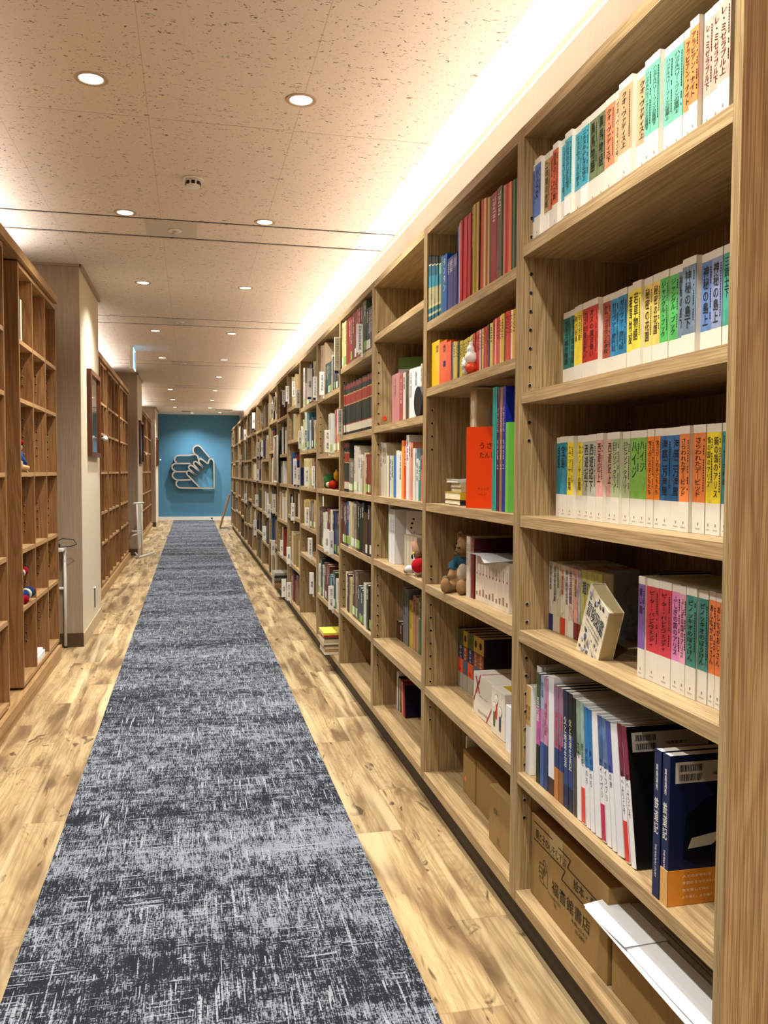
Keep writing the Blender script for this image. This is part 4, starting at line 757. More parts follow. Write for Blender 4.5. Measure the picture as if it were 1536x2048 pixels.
for i, (y, t, h, lean, sp, near, ti, ink, ex) in enumerate(seq):
    r = mag('%s large thin photo book, %s from left on %s' % ('upright' if lean < .02 else 'leaning', NUMW[i], W5), y - tan(lean) * .0 - .02 * 0, t, h, ex.get('X', .884), -lean if False else lean * 1.0, sp, near, ti, ink, ex.get('tz', (.35, .66 if lean > .055 else .78)), d=.21, barcode=bool(ex.get('bc')))
    # lean towards the far side: top moves to +Y
    r.rotation_euler = (-lean, 0, 0); r.location.z = ZE + .0008 + sin(lean) * t / 2
    if ex.get('strip'): MB().box((-.0012, -t / 2 + .0002, .004), (-.0002, t / 2 - .001, h * .3), P(ex['strip'], .3)).build('paper_strip', r)
for i, y in enumerate((1.455, 1.428)):
    r = mag('thick navy photo book with white spine lettering, %s one of the pair, fifth shelf' % ('left', 'right')[i], y, .0245, .287, .866 + .002 * i, 0, [(1, P('15224c', .3))], P('101a3a', .22), '鉄道記', INKW, (.36, .68), d=.235, barcode=i == 1)
    letter('真島満秀', r, (-.0009, 0, .235), .008, .05, INKW, name='author_lettering')
    me, a, b = text_mesh('THE RAILWAY STORY', False); o = bpy.data.objects.new('subtitle_lettering', me); C.objects.link(o); o.parent = r
    o.matrix_basis = Matrix.Translation((-.0009, 0, .072)) @ RN @ Matrix.Rotation(-pi / 2, 4, 'Z') @ Matrix.Diagonal((.065, .006, 1, 1)); o.material_slots[0].link = 'OBJECT'; o.material_slots[0].material = INKW
    if i == 1:
        yy = -.0245 / 2
        q = MB(); q.box((-.0012, yy - .0010, 0), (.225, yy - .0001, .068), P('cf8424', .3)); q.box((-.0014, yy - .0010, 0), (-.0002, -yy, .068), P('d8a860', .3)); q.build('paper_band', r)
        for z_, s_, w1 in ((.056, '人とのかかわり', .06), (.043, '季節のうつりかわり', .072), (.029, '夜を徹して働く', .056), (.016, 'より速く、より強く、より快適に', .11)):
            letter(s_, r, (.03 + w1 / 2, yy - .0014, z_), w1, .0058, P('f6e6c8'), False, 'Y', 'band_lettering')
        # printed locomotive nose: dark curved body and pale lamp window
        q = MB(); pts = [(.03 + .0, .09), (.06, .075), (.12, .08), (.19, .1), (.23, .13), (.23, .2), (.16, .215), (.08, .205), (.035, .17)]
        q.poly([(x, yy - .0006, z) for x, z in pts], P('060a18', .15)); q.build('printed_train', r)
        q = MB(); q.poly([(x, yy - .0010, z) for x, z in [(.04, .108), (.048, .128), (.10, .136), (.112, .128), (.09, .112)]], P('b0aa94', .4)); q.build('printed_lamp', r)
# front-facing guides on the fourth shelf
ZD = levels(1)[3]
r = thing('guide_book', 'thick adventure guide leaning cover-out on the fourth shelf of nearest bookcase', 'book', (.908, 1.888, ZD + .001), (radians(-5), 0, 0))
r.rotation_euler = (radians(26), 0, radians(-4))
cvr = mottled('e2dcc4', .9)
MB().box((0, -.118, 0), (.002, 0, .187), cvr).box((.034, -.118, 0), (.036, 0, .187), cvr).box((.002, -.002, 0), (.034, 0, .187), cvr).build('cover', r)
MB().box((.0022, -.116, .002), (.0338, -.0022, .185), P('b4a67c', .8)).build('page_block', r)
letter('冒険図鑑', r, (-.0008, -.062, .132), .098, .040, P('14203c'), False); letter('野外で生活するために', r, (-.0008, -.062, .102), .085, .007, INK, False, name='subtitle_lettering'); letter('さとうち藍 文 松岡達英 絵', r, (-.0008, -.062, .090), .085, .006, INK, False, name='author_lettering')
q = MB(); rb = random.Random(9)
for k in range(34):
    yy, zz = -.008 - rb.random() * .102, (rb.random() * .075 + .005) if k < 24 else .158 + rb.random() * .024
    q.ball((-.0006, yy, zz), (.0008, .002 + rb.random() * .006, .002 + rb.random() * .007), P(rb.choice(('4a5a7c', '5a6a50', '6a5a48', '9ca4b0', '34384a'))), Matrix.Rotation(rb.random() * 3, 4, 'X'), 8)
q.build('cover_picture', r)
MB().box((.034, -.09, .16), (.0345, -.03, .17), INK)
r = thing('guide_book', 'yellow-green play guide standing cover-out just left of the leaning adventure guide', 'book', (.952, 1.957, ZD + .001), (0, 0, 0))
MB().box((0, -.112, 0), (.002, 0, .183), mottled('b8b45c', .7)).box((.028, -.112, 0), (.030, 0, .183), mottled('b8b45c', .7)).build('cover', r); MB().box((.0021, -.11, .002), (.0279, -.002, .181), PAGES).build('page_block', r)
letter('遊び図鑑', r, (-.0008, -.055, .14), .095, .034, P('16305c'), False)
r = thing('book', 'black book lying deep in shadow behind the leaning adventure guide', 'book', (1.02, 1.74, ZD + .001), (0, 0, 0))
MB().box((0, -.03, 0), (.002, 0, .20), P('14161c')).box((.002, -.03, 0), (.13, -.028, .20), P('14161c')).box((.002, -.002, 0), (.13, 0, .20), P('14161c')).build('cover', r); MB().box((.0021, -.0279, .002), (.128, -.0021, .198), PAGES).build('page_block', r)
r = thing('book', 'tan-backed book standing alone left of the purple slipcased book', 'book', (.925, 1.617, ZD + .001), (0, 0, 0))
MB().box((0, -.009, 0), (.15, 0, .207), P('9c6c38')).build('cover', r)
# ------------------------------------------------------------------ boxes and papers at the bottom of the nearest case
ZB = .125
def carton(lab, x, y0, y1, z, h, d, yaw=0, flap=True):
    r = thing('cardboard_box', lab, 'box', (x, y0, z + .001), (0, 0, yaw)); L = y0 - y1
    m = MB().box((0, -L, 0), (d, 0, h), KRAFT, bev=.0015); m.build('carton', r)
    MB().box((d * .42, -L - .0006, h - .05), (d * .58, .0006, h + .0008), P('b49a68', .3)).build('packing_tape', r)
    return r
b1 = carton('large printed cardboard box at the bottom of the nearest bookcase', .899, 2.126, 1.690, ZB, .222, .28)
X0 = -.0008
letter('親と子の心をむすぶ', b1, (X0, -.125, .178), .19, .026, INK, False, name='slogan_lettering')
letter('絵本・童話', b1, (X0, -.335, .150), .145, .028, INK, False, name='slogan_lettering')
letter('福音館書店', b1, (X0, -.245, .085), .215, .036, INK, False, name='publisher_lettering')
letter('〒113-8686 文京区', b1, (X0, -.155, .055), .078, .009, INK, False, name='address_lettering'); letter('TEL', b1, (X0, -.16, .041), .02, .009, INK, False, name='address_lettering')
letter('本駒込2-6-3', b1, (X0, -.295, .055), .085, .010, INK, False, name='address_lettering'); letter('03-0891', b1, (X0, -.30, .039), .05, .010, INK, False, name='address_lettering')
q = MB()
def seg(a, b, wv=.0016):
    d = (Vector(b) - Vector(a)); n = Vector((-d.y, d.x)).normalized() * wv
    pts = [Vector(a) + n, Vector(b) + n, Vector(b) - n, Vector(a) - n]; q.poly([(X0 - .0002, p.x, p.y) for p in pts], INK)
for path in ([(-.02, .205), (-.14, .205)], [(-.175, .200), (-.245, .198), (-.228, .172), (-.39, .168)], [(-.02, .158), (-.215, .158), (-.195, .128), (-.42, .122)]):
    for a, b in zip(path, path[1:]): seg(a, b)
for hp in HAND:
    for a, b in zip(hp, hp[1:]): seg((-.085 - a[0] * .052, .092 + a[1] * .06), (-.085 - b[0] * .052, .092 + b[1] * .06), .0009)
q.build('printed_lines', b1)
MB().box((X0, -.20, .165), (-.0002, -.12, .222), P('a88f60', .4)).build('torn_tape', b1)
b2 = carton('second cardboard box under the loose papers in the nearest bookcase', .902, 1.674, 1.262, ZB, .163, .28)
r = thing('paper_stack', 'loose white papers sagging out over the second cardboard box', 'papers', (.90, 1.60, ZB + .166))
def sheet(name, z, x0, x1, ya, yb, droop, mt, seed):
    m = MB(); i = m.mi(mt); n1, n2 = 10, 12; g = []
    rs = random.Random(seed); tw = rs.random() * .02
    for a in range(n1 + 1):
        row = []
        for b in range(n2 + 1):
            u, v = a / n1, b / n2; x = x0 + (x1 - x0) * u; y = ya + (yb - ya) * v + tw * u
            out = max(0, -.005 - x); zz = z - droop * (out ** 1.25) * 6 + .012 * sin(v * 3 + seed) * out * 8
            row.append(m.b.verts.new((x, y, zz)))
        g.append(row)
    g2 = [[m.b.verts.new(v.co + Vector((0, 0, .0008))) for v in row] for row in g]
    for a in range(n1):
        for b in range(n2):
            m.b.faces.new((g[a][b], g[a][b + 1], g[a + 1][b + 1], g[a + 1][b])); m.b.faces.new((g2[a][b], g2[a + 1][b], g2[a + 1][b + 1], g2[a][b + 1]))
    rim = [(a, 0) for a in range(n1)] + [(n1, b) for b in range(n2)] + [(a, n2) for a in range(n1, 0, -1)] + [(0, b) for b in range(n2, 0, -1)]
    for (a, b), (c, d) in zip(rim, rim[1:] + rim[:1]): m.b.faces.new((g[a][b], g[c][d], g2[c][d], g2[a][b]))
    return m.build(name, r)
PAPW = P('eef0f2', .5)
for k, (z, x0, x1, ya, yb, dr) in enumerate(((.0055, -.035, .052, .06, -.16, .10), (.0085, -.045, .052, .085, -.30, .10), (.0115, -.050, .05, .105, -.335, .04), (.0145, -.042, .05, .02, -.335, .02), (.0175, -.048, .052, .115, -.07, .02))):
    sheet('sheet', z, x0, x1, ya, yb, dr, PAPW, k)
MB().box((.005, -.33, 0), (.20, .06, .004), P('c8c8c0')).box((.056, -.333, .0044), (.22, .11, .0165), P('b8b8b0')).build('lower_sheets', r)
q = MB(); rb = random.Random(2)
for k in range(16):
    q.box((.066 + .009 * k, -.32, .0167), (.068 + .009 * k, .08 - rb.random() * .1, .0169), P('6a6a68'))
q.build('printed_text', r)
# ------------------------------------------------------------------ second bookcase: pile, tall box, orange and bright thin books
Z2C, Z2D, Z2E, Z2F = levels(2)[2], levels(2)[3], levels(2)[4], .125
def flat_book(lab, x, y0, y1, z, t, d, col, pages='e4dcc0', spine_side=False):
    r = thing('book', lab, 'book', (x, y0, z)); L = y0 - y1
    MB().box((0, -L, 0), (d, 0, .0018), P(col)).box((0, -L, t - .0018), (d, 0, t), P(col)).box((.0, -L, .0018), (d, -L + .0018, t - .0018), P(col)).build('cover', r)
    MB().box((.002, -L + .002, .0019), (d - .002, -.001, t - .0019), P(pages, .7)).build('page_block', r); return r
zz = Z2C + .0008
for lab, x, y0, y1, t, d, c in (('black book at the base of the small flat pile, second bookcase', .905, 2.985, 2.80, .018, .10, '1c1814'), ('yellow book lying second in the small flat pile', .905, 2.985, 2.80, .026, .10, 'c0a020'),
        ('thin pale book lying in the middle of the small flat pile', .915, 2.94, 2.82, .015, .09, 'b8a888'), ('cream book lying fourth in the small flat pile', .912, 2.935, 2.82, .017, .09, 'c0b090'), ('grey-white book topping the small flat pile', .905, 2.965, 2.83, .012, .10, 'c8ccc8')):
    flat_book(lab, x, y0, y1, zz, t, d, c); zz += t + .0006
make_book('book', 'dark slim book standing between the flat pile and white book, third shelf', 'book', .985, 2.90, Z2C, .020, .17, .12, [(1, P('14181a'))], P('14181a'), '物語', P('6a8a78'))
r = make_book('book', 'pale book with mustard band, left of the tall tan box, third shelf', 'book', .975, 2.865, Z2C, .045, .175, .13, [(.26, P('9a8438')), (1, P('c0b8a8'))], P('a8a090'))
r = thing('tall_box', 'tall tan boxed set with a pale print and handwriting, second bookcase', 'box', (.905, 2.70, Z2C + .001))
MB().box((0, -.058, 0), (.20, 0, .385), P('b89c70', .6), bev=.002).build('box_body', r)
MB().ball((-.0008, -.03, .325), (.001, .022, .026), P('cfc4ac')).ball((-.0008, -.036, .288), (.001, .013, .03), P('cfc4ac')).build('pale_print', r); letter('こねずみ', r, (-.001, -.028, .245), .035, .014, INK, False); letter('ーねむい', r, (-.001, -.034, .222), .03, .014, INK, False)
MB().ball((.07, -.0585, .30), (.028, .001, .045), P('8a806c')).build('side_print', r)
r = thing('picture_book', 'orange-red hardcover turned half cover-out beside the tall tan box', 'book', (.872, 2.628, Z2C + .001), (0, 0, radians(-50)))
MB().box((0, -.006, 0), (.19, -.0045, .26), P('e2430f', .35)).box((0, .0045, 0), (.19, .006, .26), P('e2430f', .35)).box((0, -.0045, 0), (.0018, .0045, .26), P('d03a0c', .35)).build('cover', r); MB().box((.0018, -.0044, .003), (.187, .0044, .257), PAGES).build('page_block', r)
for s_, z_, w_ in (('うさぎの', .20, .10), ('たんじょうび', .17, .12)): letter(s_, r, (.05 + w_ / 2, -.0066, z_), w_, .020, INK, False, 'Y')
letter('ディック', r, (.065, -.0066, .062), .04, .008, INK, False, 'Y', 'author_lettering'); letter('いしい', r, (.062, -.0066, .045), .03, .008, INK, False, 'Y', 'author_lettering')
for i, (c, t, h, ti) in enumerate((('1a8c84', .022, .37, ''), ('2aa89c', .016, .37, ''), ('3c1048', .026, .365, '1'), ('94683c', .022, .365, '1'), ('14248c', .026, .365, '1'), ('68b848', .022, .26, ''))):
    y = 2.43 - sum((.022, .016, .026, .022, .026)[:i]) 
    r = make_book('picture_book', 'tall thin %s book, %s of the bright row beside the orange book' % (cname(c), NUMW[i]), 'book', .889, y, Z2C, t, h, .2, [(1, P(c, .3))], P(c, .3))
    if ti: letter('ぐりとぐら', r, (-.0008, 0, h * .74), .009, h * .2, INKW); letter('ちいさな', r, (-.0008, 0, h * .50), .009, h * .16, INKW); letter('工', r, (-.0008, 0, h * .36), .008, .012, INKW)
# white and red spines with thin white set and folded paper on top
make_book('book', 'white book left of the dark red spine, fourth shelf of second bookcase', 'book', .915, 2.738, Z2D, .036, .205, .2, [(1, P('d4ccb8'))], P('c8c0ac'), '絵本の世界', INKG, tz=(.5, .9))
make_book('book', 'dark red tall book beside the thin white set, second bookcase', 'book', .918, 2.70, Z2D, .030, .200, .2, [(1, P('6c1420', .4))], P('3c0c12', .5), '全集', P('c88a80'), tz=(.7, .95))
for i in range(10):
    r = make_book('booklet', 'thin white volume, %s from left of the white set, second bookcase' % NUMW[i], 'book', .922, 2.664 - .0305 * i, Z2D, .030, .150, .15, [(1, P('d8ccba', .5))], P('d8ccba'), group='thin white volumes of one set')
    MB().box((-.0008, -.0025, .086), (-.0003, .0025, .094), P('5c1818')).box((-.0008, -.001, .096), (-.0003, .001, .122), INKG).box((-.0008, -.006, .018), (-.0003, .005, .03 + .006 * (i % 3)), P('8a6a50')).build('spine_print', r)
r = thing('folded_paper', 'folded white sheet lying across the thin white volumes', 'paper', (.915, 2.55, Z2D + .153))
m = MB(); i_ = m.mi(PAPW); pts = [[(-.02, .13, .001), (-.015, .02, .0), (-.035, -.07, -.012), (.0, -.18, .004)], [(.06, .12, .0), (.06, .02, .006), (.06, -.07, .001), (.06, -.18, .006)], [(.14, .10, .0), (.14, .02, .003), (.14, -.07, .0), (.14, -.17, .0)]]
g = [[m.b.verts.new(p) for p in row] for row in pts]
for a in range(2):
    for b in range(3): m.b.faces.new((g[a][b], g[a + 1][b], g[a + 1][b + 1], g[a][b + 1])).material_index = i_
bmesh.ops.solidify(m.b, geom=m.b.faces[:], thickness=.0008); m.build('sheet', r); r.location.z += .002
# gift boxes on the fifth shelf
r = thing('gift_box', 'flat white box printed with a red ribbon bow, fifth shelf of second bookcase', 'box', (.930, 2.712, Z2E + .001))
MB().box((0, -.205, 0), (.15, 0, .142), P('dcd6c8', .5), bev=.001).build('box_body', r)
q = MB(); RD = P('b01c30')
def strip(a, b, w2, x=-.0008):
    a, b = Vector(a), Vector(b); n = (b - a).orthogonal().normalized() * w2; q.poly([(x, p.x, p.y) for p in (a + n, b + n, b - n, a - n)], RD)
strip((-.004, .045), (-.07, .142), .003); strip((-.13, 0), (-.204, .085), .003); q.poly([(.0, -.066, .1426), (.15, -.066, .1426), (.15, -.072, .1426), (.0, -.072, .1426)], RD)
for a, b in (((-.045, .105), (-.025, .13)), ((-.045, .105), (-.065, .125)), ((-.045, .105), (-.03, .075)), ((-.045, .105), (-.062, .078))): strip(a, b, .0045, -.001)
q.build('ribbon_print', r); letter('いちねん・うさぎ', r, (-.001, -.10, .072), .08, .007, P('2c3a6c'), False); letter('絵本の本棚', r, (-.001, -.095, .02), .09, .012, INKG, False, name='publisher_lettering')
r = thing('gift_box', 'white box printed with three small cartoon children, beside the ribbon box', 'box', (.915, 2.495, Z2E + .001))
MB().box((0, -.115, 0), (.17, 0, .145), P('e2dccc', .5), bev=.001).build('box_body', r); MB().box((.03, -.11, .1446), (.16, -.02, .1458), P('b89818')).build('yellow_label', r)
q = MB()
for yy, zz, body, leg in ((-.045, .112, 'c83c28', 'c83c28'), (-.028, .085, '506038', '405030'), (-.078, .082, '34406c', '24305c')):
    q.ball((-.0007, yy, zz), (.001, .015, .017), INK).ball((-.0012, yy, zz), (.001, .0138, .0155), P('ece4d4')).box((-.0011, yy - .008, zz - .045), (-.0004, yy + .008, zz - .015), P(body)).box((-.0011, yy - .007, zz - .06), (-.0004, yy - .002, zz - .045), P(leg)).box((-.0011, yy + .002, zz - .06), (-.0004, yy + .007, zz - .045), P(leg))
    for s_ in (-1, 1): q.ball((-.0022, yy + s_ * .004, zz), (.0005, .001, .0012), INK, seg=6)
q.build('printed_children', r)
make_book('book', 'white upright book at the right end of the fifth shelf, second bookcase', 'book', .895, 2.292, Z2E, .048, .135, .16, [(1, P('e4e8ee'))], P('c8ccd2'))
r = thing('book', 'black boxed book lying in shadow behind the gift boxes, second bookcase', 'book', (.965, 2.77 - .0, Z2E + .001)); r.location = (1.085, 2.70, Z2E + .001)
MB().box((0, -.30, 0), (.11, 0, .23), P('0c0a0a', .5)).build('box_body', r)
# bottom of the second case
r = thing('panel', 'thin white board leaning at the left of the brown boxes, second bookcase', 'board', (.962, 2.886, Z2F + .001)); MB().box((0, -.012, 0), (.19, 0, .195), P('d8d8cc')).build('board', r); MB().box((-.003, -.011, .10), (-.0002, -.001, .104), P('5a3a20')).build('clasp', r)
for i, (y0, y1, x, h) in enumerate(((2.868, 2.735, .947, .157), (2.728, 2.50, .949, .160), (2.470, 2.20, .902, .175))):
    b = carton(('plain brown box with a round orange sticker', 'plain brown box in the middle', 'printed brown box half hidden by the post')[i] + ', bottom of second bookcase', x, y0, y1, Z2F, h, .23)
    if i == 0: MB().cyl((-.0008, -.03, .055), (-.0002, -.03, .055), .010, P('e8744a'), 20).build('sticker', b)
    if i == 2: letter('絵本', b, (-.001, -.06, .11), .03, .02, P('54442c'), False, name='box_lettering'); letter('年少', b, (-.001, -.085, .03), .02, .014, P('54442c'), False, name='box_lettering'); MB().box((-.001, -.10, .015), (-.0003, -.07, .0165), P('54442c')).build('printed_line', b)
# ------------------------------------------------------------------ third bookcase extras
Z3 = levels(3)
r = thing('picture_book', 'large white cover-out book with a green top band, third bookcase', 'book', (.975, 3.965, Z3[1] + .001), (0, 0, radians(-38)))
MB().box((0, -.016, 0), (.27, -.0145, .27), P('dedad4')).box((0, -.0165, .27), (.27, 0, .325), P('4c6c20')).box((0, -.0015, 0), (.27, 0, .27), P('dedad4')).box((0, -.0145, 0), (.0018, -.0015, .27), P('dedad4')).build('cover', r); MB().box((.002, -.0144, .002), (.266, -.0016, .268), PAGES).build('page_block', r)
letter('まよなかの', r, (.16, -.0170, .215), .13, .026, P('182040'), False, 'Y'); letter('みんなでつくる', r, (.20, -.0170, .246), .10, .010, P('4a3a30'), False, 'Y', 'subtitle_lettering')
r = thing('bookend', 'round black bookend at the right end of the second shelf, third bookcase', 'bookend', (.875, 3.262, Z3[1] + .001)); MB().cyl((0, 0, .06), (.10, 0, .06), .06, BLACK, 28).box((0, -.04, 0), (.10, .04, .004), BLACK).build('bookend_body', r)
r = thing('sticker', 'small round orange sticker on the side panel of third bookcase', 'sticker', (.885, hi(3) - .0005, 1.53)); MB().cyl((.03, -.0008, .0), (.03, -.0002, .0), .011, P('e04a20'), 20).build('sticker_disc', r)
for i, (y, t, h, c) in enumerate(((3.945, .012, .185, 'b87848'), (3.925, .010, .18, '3c2c24'), (3.912, .018, .185, 'd8d4c8'), (3.880, .014, .28, '6c8850'), (3.862, .018, .275, 'e8e8e4'), (3.842, .030, .25, 'e4e6e6'), (3.808, .030, .25, 'e0e2e2'), (3.775, .030, .25, 'dcdedd'))):
    make_book('picture_book', '%s thin book, %s from left on the fourth shelf, third bookcase' % (cname(c), NUMW[i]), 'book', .90 + (.02 if i < 3 else 0), y - t / 2, Z3[3], t, h, .18, [(1, P(c))], P(c), 'くまさん' if i > 4 else '', INK, subtitle=False)
r = thing('picture_book', 'white cover-out book with black ink sketches, fourth shelf of third bookcase', 'book', (.955, 3.72, Z3[3] + .001), (0, 0, radians(-62)))
MB().box((0, -.010, 0), (.24, -.0085, .245), P('dcdad2')).box((0, -.0015, 0), (.24, 0, .245), P('dcdad2')).box((0, -.0085, 0), (.0018, -.0015, .245), P('dcdad2')).build('cover', r); MB().box((.002, -.0084, .002), (.238, -.0016, .243), PAGES).build('page_block', r)
letter('くぎとくし', r, (.15, -.0105, .212), .11, .018, INK, False, 'Y')
q = MB()
for a, b in ((.05, .21), (.04, .19), (.035, .17), (.12, .18), (.15, .19), (.17, .20)): q.ball((a, -.0105, b), (.008, .0006, .005), INK, seg=8)
for k in range(9): q.tube([(.05, -.0106, .13), (.05 + .03 * cos(k * .7), -.0106, .13 + .025 * sin(k * .7))], .0012, INK, 5)
q.build('ink_sketches', r)
for i in range(10):
    make_book('booklet', 'thin beige volume, %s from left of the beige set, third bookcase' % NUMW[i], 'book', .902, 3.56 - .021 * i, Z3[3], .020, .15, .12, [(1, P(('c8bca4', 'b8ac94', 'd4c8b0')[i % 3]))], P('c8bca4'), group='thin beige volumes on the fourth shelf')
for i, (y, t, h, c, ln, sp) in enumerate(((3.955, .030, .185, 'e2e4e4', 0, 'e2e4e4'), (3.922, .016, .165, '202420', 0, '303830'), (3.905, .016, .16, '4c5c1c', 0, 'c8c0a8'), (3.86, .012, .16, 'c85848', .12, 'c85848'), (3.845, .022, .155, '703030', .13, 'd0a098'), (3.82, .014, .15, 'c02818', .14, 'c02818'), (3.80, .016, .148, '10122c', .15, '8a1c18'))):
    r = make_book('picture_book', '%s %s picture book, %s from left at bottom of third bookcase' % ('leaning' if ln else 'upright', cname(c), NUMW[i]), 'book', .965, y - t / 2, .125, t, h, .17, [(1, P(sp))], P(c, .3)); r.rotation_euler = (-ln, 0, 0); r.location.z += sin(ln) * t / 2
# fourth case protruding sign-like books handled by BOOKS; flat stacks low down in the fifth and eighth cases
zz = .126; rb = random.Random(5)
for i in range(9):
    t = .012 + .006 * rb.random(); c = ['d8d4c8', 'a88c60', 'c8bca0', '8a7450', 'e0dccc', 'b8a888', '48402c', 'c03048', 'd8c84c'][i]
    dy = .01 * rb.random(); flat_book('%s book, %s from the bottom of the jutting flat pile, fifth bookcase' % (cname(c), NUMW[i]), .800 + .01 * rb.random(), 5.42 + dy, 5.21 + dy, zz, t, .21, c); zz += t + .0006
zz = .126
for i in range(6):
    t = .024; c = ['7a5a38', '8a7450', '4a3a2c', '6a6458', '16202c', '8a8a80'][i]; flat_book('%s volume, %s from the bottom of the jutting pile, eighth bookcase' % (cname(c), NUMW[i]), .792, 8.62, 8.34, zz, t, .25, c); zz += t + .0006
# ------------------------------------------------------------------ soft toys and figures (plain generic ones)
def fur(h):
    k = ('fur', h)
    if k not in PL:
        t = NT('plush_' + h); f = t.noise(t.pos(), 420, 3, .7); t.col(t.mix(f, lin(h), tuple(v * .6 for v in lin(h)[:3]) + (1,)), .95, .05); t.bump(f, .8, .004); PL[k] = t.m
    return PL[k]
def remesh(o, v=.004):
    md = o.modifiers.new('remesh', 'REMESH'); md.mode = 'VOXEL'; md.voxel_size = v; md.use_smooth_shade = True
    sm = o.modifiers.new('smooth', 'SMOOTH'); sm.factor = .6; sm.iterations = 4
def R_(ax, deg): return Matrix.Rotation(radians(deg), 4, ax)
def plush(lab, loc, s, yaw, furc, belly, cloth, tall_ears=True, arms_cloth=True):
    r = thing('plush_toy', lab, 'soft toy', loc, (0, 0, yaw)); r.scale = (s, s, s)
    # faces local -X
    m = MB(); F = fur(furc)
    m.ball((0, 0, .055), (.042, .044, .055), F).ball((0, 0, .10), (.032, .036, .045), F).ball((-.006, 0, .165), (.040, .040, .042), F).ball((-.036, 0, .155), (.024, .024, .020), F)
    for sd in (-1, 1):
        m.tube([(-.01, sd * .028, .03), (-.055, sd * .035, .018), (-.085, sd * .034, .018)], [.024, .020, .019], F, 12).ball((-.09, sd * .034, .026), (.018, .019, .028), F)
        m.tube([(0, sd * .030, .115), (-.022, sd * .050, .09), (-.042, sd * .042, .062)], [.015, .014, .012], F, 12).ball((-.045, sd * .041, .056), .0145, F)
    o = m.build('body', r); remesh(o)
    for sd in (-1, 1):
        e = MB()
        if tall_ears: e.ball((.004, sd * .022, .232), (.007, .014, .038), F, R_('X', -sd * 8)).ball((-.002, sd * .022, .232), (.004, .009, .030), fur('cdbb9a'), R_('X', -sd * 8))
        else: e.ball((.002, sd * .033, .200), (.009, .015, .017), F).ball((-.004, sd * .033, .199), (.005, .009, .011), fur('8a7458'))
        e.build('ear', r)
        MB().ball((-.036, sd * .024, .175), (.0045, .0045, .0055), BLACK, seg=12).build('eye', r)
    MB().ball((-.059, 0, .162), (.004, .006, .004), P('3a2a24')).build('nose', r)
    MB().ball((-.028, 0, .068), (.018, .024, .036), fur(belly)).build('belly_patch', r)
    m = MB(); Cm = fur(cloth); m.ball((.004, 0, .102), (.037, .042, .044), Cm).ball((.012, 0, .066), (.036, .046, .038), Cm)
    for sd in (-1, 1): m.tube([(0, sd * .030, .116), (-.020, sd * .050, .092), (-.034, sd * .046, .072)], [.019, .018, .017], Cm, 12)
    o = m.build('garment', r); remesh(o)
    return r
plush('brown soft toy in a blue garment on the fourth shelf, second bookcase', (.955, 2.862, Z2D + .001), .98, radians(38), 'a8845a', 'd8ccb4', '34586c', False)
plush('brown soft toy in a red garment sitting in the corner, second bookcase', (.985, 2.985, Z2D + .001), .82, radians(30), '8a7452', 'c8b898', '8c2438', False)
r = thing('figurine', 'small white figurine pair with orange base, second shelf of second bookcase', 'figurine', (.866, 2.60, levels(2)[1] + .001)); r.scale = (.82, .82, .82)
m = MB(); Wm = P('eceae4', .35); m.ball((.01, -.005, .062), (.028, .034, .028), Wm).ball((.006, .050, .040), (.022, .025, .021), Wm).ball((.006, .050, .016), (.015, .018, .018), Wm).ball((.006, -.004, .092), (.018, .020, .018), Wm).ball((.006, -.004, .112), (.009, .009, .012), Wm).ball((.004, .056, .062), (.013, .014, .012), Wm).tube([(-.008, .03, .03), (-.018, .005, .034)], .007, Wm, 10).ball((-.018, .003, .034), .008, Wm)
o = m.build('figure_body', r); remesh(o, .0025)
MB().ball((.008, -.010, .022), (.024, .030, .023), P('d8451c', .4)).build('orange_base', r)
for yy, zz2 in ((.004, .064), (.040, .042)): MB().ball((-.017, yy, zz2), .002, BLACK, seg=8).build('eye', r)
r = thing('plush_toy', 'white and red soft toy with a long tan snout, fourth shelf of third bookcase', 'soft toy', (.895, 3.30, Z3[3] + .001))
m = MB(); m.ball((0, 0, .04), (.03, .034, .038), fur('ece8e4')).ball((-.02, .05, .022), (.030, .018, .018), fur('ece8e4')).ball((-.005, .035, .068), (.016, .014, .026), fur('ece8e4')); o = m.build('body', r); remesh(o)
MB().ball((-.006, -.018, .045), (.030, .024, .030), fur('d02430')).build('garment', r); MB().tube([(0, -.002, .075), (-.01, .012, .105), (-.015, .030, .135)], [.018, .015, .012], fur('b88c70'), 12).build('snout', r); MB().ball((-.03, .082, .014), (.014, .013, .013), fur('d8a888')).build('hand', r)
MB().ball((-.030, -.006, .080), (.004, .009, .010), BLACK).ball((-.026, -.012, .094), (.004, .006, .006), P('d8c838')).build('eye', r)
Z5C = levels(5)[2]
r = thing('plush_toy', 'knitted green soft toy lying on the third shelf, fifth bookcase', 'soft toy', (.93, 5.83, Z5C + .001)); m = MB(); m.ball((0, -.03, .055), (.04, .075, .052), fur('3c6c34')).ball((-.01, .035, .02), (.02, .03, .018), fur('4c7c3c')); o = m.build('body', r); remesh(o); MB().ball((-.01, .062, .018), .014, fur('c8bc98')).build('paw', r)
r = thing('plush_toy', 'red and yellow soft toy beside the green one, fifth bookcase', 'soft toy', (.92, 5.56, Z5C + .001)); m = MB(); m.ball((0, 0, .03), (.035, .07, .030), fur('a82818')); o = m.build('body', r); remesh(o); m = MB(); m.ball((.01, -.05, .09), (.02, .03, .03), fur('d8a028'))
for k in range(6): m.cyl((.01, -.05, .09), (.01, -.05 + .045 * cos(k), .09 + .045 * sin(k)), .010, fur('d8a028'), 8, .002)
m.build('yellow_frill', r); MB().ball((-.03, .03, .03), .018, fur('d8c8a8')).build('face', r)
